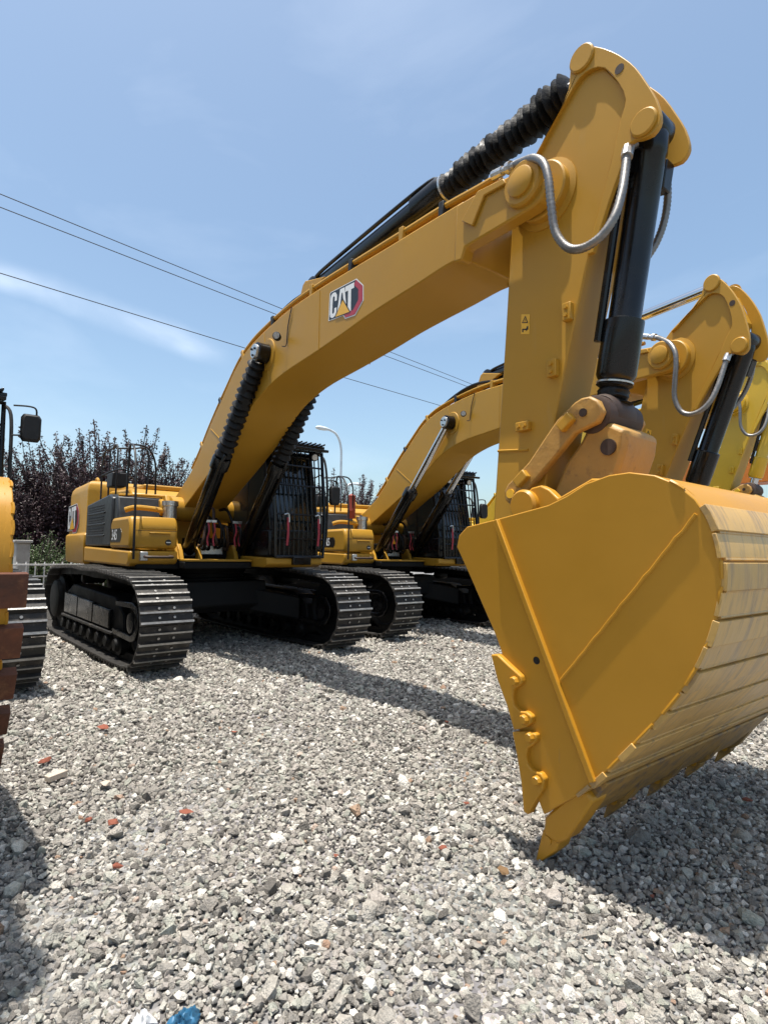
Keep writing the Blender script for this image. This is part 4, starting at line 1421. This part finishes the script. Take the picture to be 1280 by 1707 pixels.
# ------------------------------------------------------------------ gravel
def stone_mat(name, stops):
    M = bpy.data.materials.new(name)
    M.use_nodes = True
    t = M.node_tree
    b = t.nodes['Principled BSDF']
    b.inputs['Roughness'].default_value = .9
    b.inputs['Specular IOR Level'].default_value = .25
    oi = t.nodes.new('ShaderNodeObjectInfo')
    cr = t.nodes.new('ShaderNodeValToRGB')
    e = cr.color_ramp.elements
    while len(e) < len(stops):
        e.new(.5)
    for el, (p, c) in zip(e, stops):
        el.position = p
        el.color = (*c, 1)
    tcn = t.nodes.new('ShaderNodeTexCoord')
    n1 = t.nodes.new('ShaderNodeTexNoise')
    n1.inputs['Scale'].default_value = 1.6
    n1.inputs['Detail'].default_value = 6
    n1.inputs['Roughness'].default_value = .7
    mr = t.nodes.new('ShaderNodeMapRange')
    mr.inputs['From Min'].default_value = .3
    mr.inputs['From Max'].default_value = .7
    mr.inputs['To Min'].default_value = .68
    mr.inputs['To Max'].default_value = 1.22
    mm = t.nodes.new('ShaderNodeMix')
    mm.data_type = 'RGBA'
    mm.blend_type = 'MULTIPLY'
    mm.inputs['Factor'].default_value = 1
    t.links.new(oi.outputs['Random'], cr.inputs['Fac'])
    t.links.new(tcn.outputs['Object'], n1.inputs['Vector'])
    t.links.new(n1.outputs['Fac'], mr.inputs['Value'])
    t.links.new(cr.outputs['Color'], mm.inputs['A'])
    t.links.new(mr.outputs['Result'], mm.inputs['B'])
    t.links.new(mm.outputs['Result'], b.inputs['Base Color'])
    n2 = t.nodes.new('ShaderNodeTexNoise')
    n2.inputs['Scale'].default_value = 5
    n2.inputs['Detail'].default_value = 4
    t.links.new(tcn.outputs['Object'], n2.inputs['Vector'])
    bn = t.nodes.new('ShaderNodeBump')
    bn.inputs['Strength'].default_value = .5
    bn.inputs['Distance'].default_value = .15
    t.links.new(n2.outputs['Fac'], bn.inputs['Height'])
    t.links.new(bn.outputs['Normal'], b.inputs['Normal'])
    return M

M_stone = stone_mat('crushed_stone', [(0, (.12, .11, .098)), (.16, (.27, .248, .22)), (.40, (.43, .40, .35)), (.60, (.39, .35, .315)), (.72, (.37, .37, .315)), (.86, (.59, .55, .485)), (.990, (.78, .74, .67)), (.994, (.36, .22, .15)), (1, (.38, .27, .19))])
M_brick = mat('red_brick', (.27, .085, .05), .95, var=.35, vscale=25, bump=.6, bscale=60)
M_palebrick = mat('pale_brick', (.56, .47, .38), .9, var=.2, vscale=20, bump=.5, bscale=60)

def rock_mesh(name, seed, n=15):
    r = random.Random(seed)
    bm = bmesh.new()
    sx, sy, sz = r.uniform(.8, 1.15), r.uniform(.65, .95), r.uniform(.5, .75)
    for _ in range(n):
        v = Vector((r.gauss(0, 1), r.gauss(0, 1), r.gauss(0, 1))).normalized()*r.uniform(.85, 1.05)
        bm.verts.new((v.x*sx, v.y*sy, v.z*sz))
    bmesh.ops.convex_hull(bm, input=bm.verts)
    loose = [v for v in bm.verts if not v.link_faces]
    bmesh.ops.delete(bm, geom=loose, context='VERTS')
    me = bpy.data.meshes.new(name)
    bm.to_mesh(me)
    bm.free()
    return me

rocks = bpy.data.collections.new('gravel_kinds')
for i in range(12):
    me = rock_mesh('stone', 100+i, 13+i % 5)
    me.materials.append(M_stone)
    rocks.objects.link(bpy.data.objects.new('stone', me))

def jitter_field(x0, x1, y0, y1, d):
    nx, ny_ = int((x1-x0)/d), int((y1-y0)/d)
    X, Y = np.meshgrid(np.arange(nx), np.arange(ny_), indexing='ij')
    X = x0+(X+RNG.uniform(-.55, .55, X.shape)+.5)*d
    Y = y0+(Y+RNG.uniform(-.55, .55, Y.shape)+.5)*d
    return X.ravel(), Y.ravel()

PX, PY, PR, PZ = [], [], [], []
def scatter(r0, r1, d, size, lift=0.0, ang=44):
    X, Y = jitter_field(-8, 11, -9, 16, d)
    dx, dy = X-CAM[0], Y-CAM[1]
    R = np.hypot(dx, dy)
    A = (np.degrees(np.arctan2(dy, dx))-math.degrees(YAW)+180) % 360-180
    k = (R >= r0) & (R < r1) & ((np.abs(A) < ang) | (R < 2.2) & (np.abs(A) < 70))
    X, Y = X[k], Y[k]
    s = size*np.exp(RNG.normal(0, .30, X.shape))
    PX.append(X); PY.append(Y); PR.append(s)
    und = .018*np.sin(X*1.3+.4)*np.cos(Y*1.1)+.012*np.sin(X*2.9+Y*2.3)+.010*np.sin(Y*4.1-X*1.7)
    PZ.append(und-.034+s*.30+lift)
scatter(.4, 5.2, .021, .0125)
scatter(.4, 5.2, .052, .0205, .006)
scatter(.4, 6.5, .21, .034, .004)
scatter(5.2, 9.5, .034, .0195)
scatter(5.2, 9.5, .085, .027, .005)
scatter(9.5, 15.5, .062, .034)
X = np.concatenate(PX); Y = np.concatenate(PY); Z = np.concatenate(PZ); Rr = np.concatenate(PR)
print('stones', len(X))
me = bpy.data.meshes.new('gravel')
me.vertices.add(len(X))
me.vertices.foreach_set('co', np.stack([X, Y, Z], 1).astype(np.float32).ravel())
at_s = me.attributes.new('size', 'FLOAT', 'POINT')
at_s.data.foreach_set('value', Rr.astype(np.float32))
at_r = me.attributes.new('turn', 'FLOAT_VECTOR', 'POINT')
turn = np.stack([RNG.normal(0, .5, len(X)), RNG.normal(0, .5, len(X)), RNG.uniform(0, 6.283, len(X))], 1)
at_r.data.foreach_set('vector', turn.astype(np.float32).ravel())
me.materials.append(M_stone)
gravel = bpy.data.objects.new('gravel', me)
COL.objects.link(gravel)
tag(gravel, 'loose crushed grey stones covering the yard in the foreground', None, None, 'stuff')
gt = bpy.data.node_groups.new('gravel_stones', 'GeometryNodeTree')
gt.interface.new_socket('Geometry', in_out='INPUT', socket_type='NodeSocketGeometry')
gt.interface.new_socket('Geometry', in_out='OUTPUT', socket_type='NodeSocketGeometry')
gi = gt.nodes.new('NodeGroupInput')
go = gt.nodes.new('NodeGroupOutput')
ip = gt.nodes.new('GeometryNodeInstanceOnPoints')
ci = gt.nodes.new('GeometryNodeCollectionInfo')
ci.inputs['Collection'].default_value = rocks
ci.inputs['Separate Children'].default_value = True
ci.inputs['Reset Children'].default_value = True
ip.inputs['Pick Instance'].default_value = True
a1 = gt.nodes.new('GeometryNodeInputNamedAttribute')
a1.data_type = 'FLOAT'
a1.inputs['Name'].default_value = 'size'
a2 = gt.nodes.new('GeometryNodeInputNamedAttribute')
a2.data_type = 'FLOAT_VECTOR'
a2.inputs['Name'].default_value = 'turn'
er = gt.nodes.new('FunctionNodeEulerToRotation')
gt.links.new(gi.outputs[0], ip.inputs['Points'])
gt.links.new(ci.outputs[0], ip.inputs['Instance'])
gt.links.new(a1.outputs[0], ip.inputs['Scale'])
gt.links.new(a2.outputs[0], er.inputs[0])
gt.links.new(er.outputs[0], ip.inputs['Rotation'])
gt.links.new(ip.outputs[0], go.inputs[0])
md = gravel.modifiers.new('stones', 'NODES')
md.node_group = gt

# ------------------------------------------------------------------ the machines
excavator('excavator', (0, 0, 0), SW1, 'large yellow excavator in front with ribbed black bellows on its cylinders and the nearest bucket')
excavator('excavator', (-.376, 4.144, 0), -.182, 'second yellow excavator behind the foremost one, with bare chrome cylinder rods', b=-.027, t=-.199, dfoot=(.002, -.075), bellows=False, redpot=True)
excavator('excavator', (.15, -4.22, 0), -.025, 'excavator cut off at the left edge, with a rust-brown bucket and black cab mirror', b=.18, pin=(4.45, 1.64), k=.1, bellows=True, mirror=2.72, mirror_dy=.03, wear=M_rust, wear_n=5, wear_gap=True)
excavator('excavator', (-1.304, 8.8, 0), -.10, 'lemon-yellow excavator behind the second one, seen mostly by its upright stick', b=.061, t=-.111, paint=M_paint2, bpaint=M_paint2, cylmat=M_paint2, bellows=False, marks=False)
excavator('excavator', (-.9, 12.8, 0), -.20, 'orange excavator farthest along the row, half hidden behind the lemon-yellow stick', b=-.08, t=-.3, paint=M_orange, bpaint=M_orange, bellows=False, marks=False, extras=False)

# ------------------------------------------------------------------ fence behind the row
M_fence = mat('white_fence_paint', (.66, .66, .65), .5, var=.1, vscale=8, dirt=(.35, .32, .28), dirt_amt=.2, dscale=6)
M_conc = mat('concrete', (.36, .345, .32), .9, var=.2, vscale=6, bump=.4, bscale=40)
FX = -4.75
mbp = MB().box((-.011, -.011, .0), (.011, .011, 1.0))
PICK = None
for pn in range(5):
    y0 = -4.6+pn*2.5
    mid = 'left end' if pn == 0 else ''
    e = empty('metal_fence', (FX, y0, 0))
    tag(e, ['white railing panel at the far left, behind the left-edge excavator', 'white railing panel beside the rear end of the foremost right track', 'white railing panel glimpsed between the counterweight and the right track', 'white railing panel glimpsed under the foremost cab', 'white railing panel glimpsed between the two left-hand excavators\' tracks'][pn], 'fence', 'white railing along the yard edge')
    for yy in (0.0,):
        make('post', MB().box((-.03, yy-.03, -.02), (.03, yy+.03, 1.17)), M_fence, e, bevel=.006)
    for z in (.20, .82, 1.06):
        make('rail', MB().box((-.018, .03, z-.018), (.018, 2.47, z+.018)), M_fence, e, bevel=.004)
    for i in range(1, 15):
        if PICK is None:
            PICK = make('picket', MB().box((-.011, -.011, .10), (.011, .011, 1.12)), M_fence, e, bevel=.003)
            PICK.location = (.0, 2.5*i/15, 0)
        else:
            c = again(PICK, 'picket', e)
            c.location = (0, 2.5*i/15, 0)
            m_ = c.modifiers.new('bevel', 'BEVEL'); m_.width = .003; m_.segments = 1
kb = make('kerb', MB().box((FX-.12, -9, -.05), (FX+.14, 19, .09)), M_conc, bevel=.015)
tag(kb, 'low concrete kerb under the white railing', None, None, 'structure')

# ------------------------------------------------------------------ trees
M_leafp = mat('purple_leaf', (.036, .013, .018), .55, var=.45, vscale=1.2, rand=.1)
M_leafg = mat('green_leaf', (.055, .090, .022), .5, var=.4, vscale=1.5)
M_bark = mat('dark_bark', (.06, .045, .038), .9, var=.3, vscale=12, bump=.6, bscale=30)
for M in (M_leafp, M_leafg):
    b_ = M.node_tree.nodes['Principled BSDF']
    b_.inputs['Subsurface Weight'].default_value = 0

def leaf_quad(mbv, mbf, c, size, r):
    n = Vector((r.gauss(0, 1), r.gauss(0, 1), r.gauss(0, 1)+.3)).normalized()
    u = n.orthogonal().normalized()
    u = (Matrix.Rotation(r.uniform(0, 6.28), 3, n) @ u)
    w = n.cross(u)
    k = len(mbv)
    L, B_ = size*r.uniform(.7, 1.3), size*.5*r.uniform(.7, 1.2)
    mbv += [tuple(c-u*L*.5), tuple(c+w*B_*.5+n*size*.08), tuple(c+u*L*.5), tuple(c-w*B_*.5+n*size*.08)]
    mbf.append((k, k+1, k+2, k+3))

def plum_tree_meshes(seed, H, spread, leafsize=.085, nshoot=70, per=75):
    r = random.Random(seed)
    wood, lv, lf = MB(), [], []
    th = H*.22
    wood.tube([(0, 0, -.05), (.02, .03, th*.5), (0, 0, th)], .09, 8, sub=2)
    limbs = []
    for i in range(7):
        a = 2*pi*i/7+r.uniform(-.3, .3)
        d = Vector((cos(a)*r.uniform(.5, .9), sin(a)*r.uniform(.5, .9), 1)).normalized()
        p0 = Vector((0, 0, th*r.uniform(.75, 1)))
        p1 = p0+d*H*.22
        p2 = p1+(d+Vector((0, 0, .6))).normalized()*H*.20
        wood.tube([p0, p1, p2], .045, 6, sub=3)
        limbs.append((p0, p1, p2))
    for i in range(nshoot):
        p0, p1, p2 = r.choice(limbs)
        t = r.uniform(.1, 1)
        base = p0.lerp(p1, t*2) if t < .5 else p1.lerp(p2, t*2-1)
        out = Vector((base.x, base.y, 0))
        out = out.normalized() if out.length > .01 else Vector((1, 0, 0))
        d = (Vector((r.gauss(0, .22), r.gauss(0, .22), 1.0))+out*r.uniform(0, spread*1.2)).normalized()
        L = H*r.uniform(.22, .58)
        if base.z+d.z*L > H*1.05:
            L = max(.3, (H*r.uniform(.85, 1.05)-base.z)/d.z)
        bend = Vector((r.uniform(-.1, .1), r.uniform(-.1, .1), .12))*L
        q = [base, base+d*L*.5+bend*.3, base+d*L+bend]
        wood.tube(q, .012, 4, sub=2)
        C_ = catmull(q, 6)
        for j in range(per):
            s = r.random()**.8
            f = s*(len(C_)-1)
            k = min(int(f), len(C_)-2)
            c = C_[k].lerp(C_[k+1], f-k)
            w = .105*(1-.6*s)
            leaf_quad(lv, lf, c+Vector((r.gauss(0, w), r.gauss(0, w), r.gauss(0, w))), leafsize*(1.15-.4*s), r)
    for j in range(6000):                                      # inner skirt
        a, rr = r.uniform(0, 6.28), sqrt(r.random())*H*.30
        leaf_quad(lv, lf, Vector((rr*cos(a), rr*sin(a), r.uniform(th*.3, H*.56))), leafsize*1.15, r)
    lm = MB()
    lm.v, lm.f = lv, lf
    return wood, lm

KINDS = []
def tree(loc, kind, sc, rz, label, cat='tree', name='plum_tree', group='purple-leaved trees behind the railing'):
    e = empty(name, loc, rz)
    e.scale = (sc, sc, sc)
    tag(e, label, cat, group)
    if KINDS[kind] is None:
        return e
    tr, cr = KINDS[kind]
    again(tr, 'trunk', e)
    again(cr, 'crown', e)
    return e

def first_tree(seed, H, spread, leafmat, **kw):
    w, l = plum_tree_meshes(seed, H, spread, **kw)
    a = bpy.data.meshes.new('trunk'); a.from_pydata(w.v, [], w.f); a.materials.append(M_bark); a.shade_smooth()
    b = bpy.data.meshes.new('crown'); b.from_pydata(l.v, [], l.f); b.materials.append(leafmat)
    class H_: pass
    A, B_ = H_(), H_()
    A.data, B_.data = a, b
    KINDS.append((A, B_))
first_tree(1, 5.0, .35, M_leafp, leafsize=.11, nshoot=120, per=150)
first_tree(2, 5.0, .5, M_leafp, leafsize=.11, nshoot=120, per=150)
first_tree(3, 5.0, .42, M_leafp, leafsize=.11, nshoot=120, per=150)
first_tree(5, 1.6, .9, M_leafg, leafsize=.07, nshoot=50, per=60)

def at_x(u, v, x):
    return onplane([(u, v)], (1, 0, 0), x)[0]
TX = -8.6
spots = [(30, 790, 0, 'tall purple-leaved tree beside the left-edge excavator cab'), (95, 745, 1, 'purple-leaved tree with the tallest upright shoot, left of the counterweight'), (150, 735, 2, 'purple-leaved tree behind the black catwalk rails'),
         (205, 738, 0, 'purple-leaved tree above the engine hood of the foremost excavator'), (262, 765, 1, 'purple-leaved tree just left of the foremost boom foot'), (318, 800, 2, 'purple-leaved tree half hidden behind the foremost boom'),
         (-60, 770, 2, 'purple-leaved tree mostly hidden by the left-edge cab')]
for i, (u, v, kd, lb) in enumerate(spots):
    P = at_x(u, v, TX-.8*(i % 2))
    tree((P[0], P[1], -.05), kd, P[2]/5.0, i*1.3, lb)
P = at_x(588, 800, -11)
tree((P[0], P[1], -.05), 0, P[2]/5.1, .7, 'purple-leaved tree seen between the street lamps and the second boom')
P = at_x(548, 812, -12.5)
tree((P[0], P[1], -.05), 1, P[2]/5.1, 2.7, 'purple-leaved tree peeping out right of the foremost cab')
for i, (u, v) in enumerate(((60, 893), (82, 905), (38, 900))):
    P = at_x(u, v, -6.2-.3*i)
    tree((P[0], P[1], -.05), 3, P[2]/1.6, i*1.7, ['green leafy shrub behind the white railing, left of the counterweight', 'low green shrub right behind the railing, nearest the counterweight', 'green shrub beside the concrete pillar at the left'][i], 'shrub', 'green_shrub', 'green shrubs behind the railing')
for i, (u, lb) in enumerate(((195, 'low green shrub glimpsed between the counterweight and the right track'), (470, 'green shrub glimpsed under the foremost cab, above the left track'), (545, 'green shrub glimpsed in the gap just left of the second machine\'s skirt'))):
    P = at_x(u, 945, -6.4)
    tree((-6.4, P[1], -.05), 3, .80, i*1.1, lb, 'shrub', 'green_shrub', 'green shrubs glimpsed under the machines')
# concrete gate pillar and low wall
P = at_x(38, 905, -5.4)
pil = make('pillar', MB().box((-5.55, P[1]-.13, -.05), (-5.25, P[1]+.13, P[2])).box((-5.59, P[1]-.17, P[2]), (-5.21, P[1]+.17, P[2]+.06)), M_conc, bevel=.012)
tag(pil, 'grey concrete pillar behind the railing at the left', 'pillar')

# ------------------------------------------------------------------ street lamps
M_lamp = mat('lamp_white', (.62, .66, .68), .4, var=.08, vscale=4)
def street_lamp(base, top, arm, hz_, label, head=1.0):
    """base on the ground, pole to height top, arm vector to the head"""
    e = empty('street_lamp', base)
    tag(e, label, 'street lamp', 'street lamps')
    ax, ay, az = arm
    pts = [(0, 0, 0), (0, 0, top*.5), (0, 0, top-1.6), (ax*.03, ay*.03, top-1.0), (ax*.18, ay*.18, top-.45), (ax*.5, ay*.5, top-.05), (ax, ay, top+az)]
    make('pole', MB().tube(pts, .075, 12, sub=4), M_lamp, e)
    make('base_plate', MB().cyl((0, 0, -.03), (0, 0, .12), .16, seg=16), M_lamp, e)
    d = Vector((ax, ay, 0)).normalized()
    c = Vector((ax, ay, top+az))
    mb = MB().lathe(c-d*.15, c+d*1.0*head, [(0, .07), (.15, .12), (.4, .20), (.7, .22), (.9, .16), (1, .03)], 16)
    mb.v = [(x, y, c.z+(z-c.z)*.6) for x, y, z in mb.v]
    make('lamp_head', mb, M_lamp, e)
    mb = MB().lathe(c+d*.25*head, c+d*.85*head, [(0, .04), (.3, .13), (.7, .14), (1, .05)], 14)
    mb.v = [(x, y, c.z-.045+(z-c.z)*.25) for x, y, z in mb.v]
    make('lamp_glass', mb, M_zinc, e)
    return e
LX = -20.0
b_ = at_x(568, 800, LX)
h_ = at_x(548, 716, LX)
street_lamp((LX, b_[1], 0), h_[2]-.1, (0, h_[1]-b_[1], .1), 0, 'tall street lamp with arched arm above the foremost cab')
LX2 = -30.0
b_ = at_x(574, 840, LX2)
h_ = at_x(588, 806, LX2)
street_lamp((LX2, b_[1], 0), h_[2]-.1, (0, h_[1]-b_[1], .1), 0, 'lower street lamp head left of the second boom', 1.2)

# ------------------------------------------------------------------ overhead wires
M_wire = mat('wire', (.03, .03, .035), .6)
for (a, c, z, lb) in (((0, 323), (785, 640), 9.4, 'topmost overhead wire across the sky'), ((0, 345), (775, 643), 9.0, 'middle overhead wire just under the topmost one'), ((0, 455), (730, 675), 7.4, 'lowest overhead wire, crossing behind the boom')):
    P = onplane([a, c], (0, 0, 1), z)
    A_, B_ = Vector(P[0]), Vector(P[1])
    d = B_-A_
    pts = [A_-d*.7+Vector((0, 0, .05)), A_, A_.lerp(B_, .5)-Vector((0, 0, .04)), B_, B_+d*.6]
    w = make('overhead_wire', MB().tube(pts, .011, 6, sub=6), M_wire)
    tag(w, lb, 'wire', 'overhead wires')

# ------------------------------------------------------------------ litter on the gravel
def lump(name, u, v, size, mt, label, cat, group, seed, flatz=.6, brick=False):
    P = onplane([(u, v)], (0, 0, 1), .0)[0]
    z = undul(P[0], P[1])-.005
    r = random.Random(seed)
    if brick:
        mb = MB().box((-1, -.5, -.28), (1, .5, .32))
        o = make(name, mb, mt, bevel=.06)
    else:
        me = rock_mesh(name, seed, 12)
        me.materials.append(mt)
        o = bpy.data.objects.new(name, me)
        COL.objects.link(o)
    o.location = (P[0], P[1], z+size*.25)
    o.scale = (size, size, size*flatz if not brick else size)
    o.rotation_euler = (r.uniform(-.15, .15), r.uniform(-.15, .15), r.uniform(0, 6.28))
    tag(o, label, cat, group)
    return o
BR = [(172, 1217, .05, 'orange-red brick chip lying alone left of the shadow band'), (392, 1216, .035, 'small orange brick chip just above centre-left, level with the lone orange-red chip'), (75, 1268, .05, 'dark red brick chip near the pale broken brick'), (192, 1362, .055, 'largest dark red brick chunk in the left foreground'),
      (148, 1360, .03, 'small red brick chip left of the largest red chunk'), (196, 1435, .036, 'round orange brick stone in the left foreground'), (312, 1345, .045, 'pale orange brick shard with hollow face'), (738, 1412, .033, 'red brick chip left of the bucket tooth'),
      (777, 1338, .025, 'tiny red chip beside the side cutter shadow'), (1245, 1328, .04, 'red fragments right of the bucket in the shade edge'), (744, 1207, .022, 'tiny red chip in the boom shadow'), (560, 1425, .02, 'tiny brown-red chip in the middle foreground'), (1085, 1497, .02, 'tiny red chip in the bucket shadow')]
for i, (u, v, s, lb) in enumerate(BR):
    lump('brick_fragment', u, v, s, M_brick, lb, 'brick fragment', 'brick fragments on the gravel', 40+i)
lump('pale_brick', 94, 1294, .058, M_palebrick, 'pale broken brick lying in the left foreground', 'brick', None, 5, brick=True)
lump('pale_brick_fragment', 176, 1305, .045, M_palebrick, 'pinkish flat brick piece right of the pale broken brick', 'brick fragment', None, 61)
lump('clay_clod', 838, 1450, .04, mat('brown_clay', (.22, .13, .06), .95, var=.3, vscale=20, bump=.6), 'brown clod left of the bucket tooth tip', 'clod', None, 63)

# crumpled blue plastic and white paper at the bottom edge
M_blue = mat('blue_plastic', (.03, .13, .24), .5, var=.5, vscale=18, bump=.3, bscale=40)
M_paperw = mat('white_plastic', (.72, .72, .72), .4, var=.1, vscale=18)
def crumple(name, u, v, sx, sy, h, mt, seed, label, cat):
    P = onplane([(u, v)], (0, 0, 1), .02)[0]
    r = np.random.default_rng(seed)
    n = 18
    hgt = r.uniform(0, 1, (n, n))
    hgt = (hgt+np.roll(hgt, 1, 0)+np.roll(hgt, 1, 1))/3
    vs = []
    for i in range(n):
        for j in range(n):
            a, b2 = i/(n-1)*2-1, j/(n-1)*2-1
            e = max(0, 1-(a*a+b2*b2)*.6)
            k = .75+.25*sin(5*a+3*b2)+.2*(hgt[i, j]-.5)
            vs.append((a*sx*k, b2*sy*k, h*e*(.25+1.3*hgt[i, j])))
    fs = [(i*n+j, (i+1)*n+j, (i+1)*n+j+1, i*n+j+1) for i in range(n-1) for j in range(n-1)]
    mb = MB().add(vs, fs)
    o = make(name, mb, mt, smooth=60)
    so_ = o.modifiers.new('thick', 'SOLIDIFY')
    so_.thickness = .002
    o.location = (P[0], P[1], .0)
    o.rotation_euler.z = r.uniform(0, 6)
    tag(o, label, cat)
crumple('plastic_bag', 308, 1700, .05, .04, .05, M_blue, 3, 'crumpled blue plastic bag at the bottom edge', 'plastic bag')
crumple('plastic_scrap', 236, 1704, .04, .03, .04, M_paperw, 4, 'crumpled white plastic scrap left of the blue bag', 'litter')
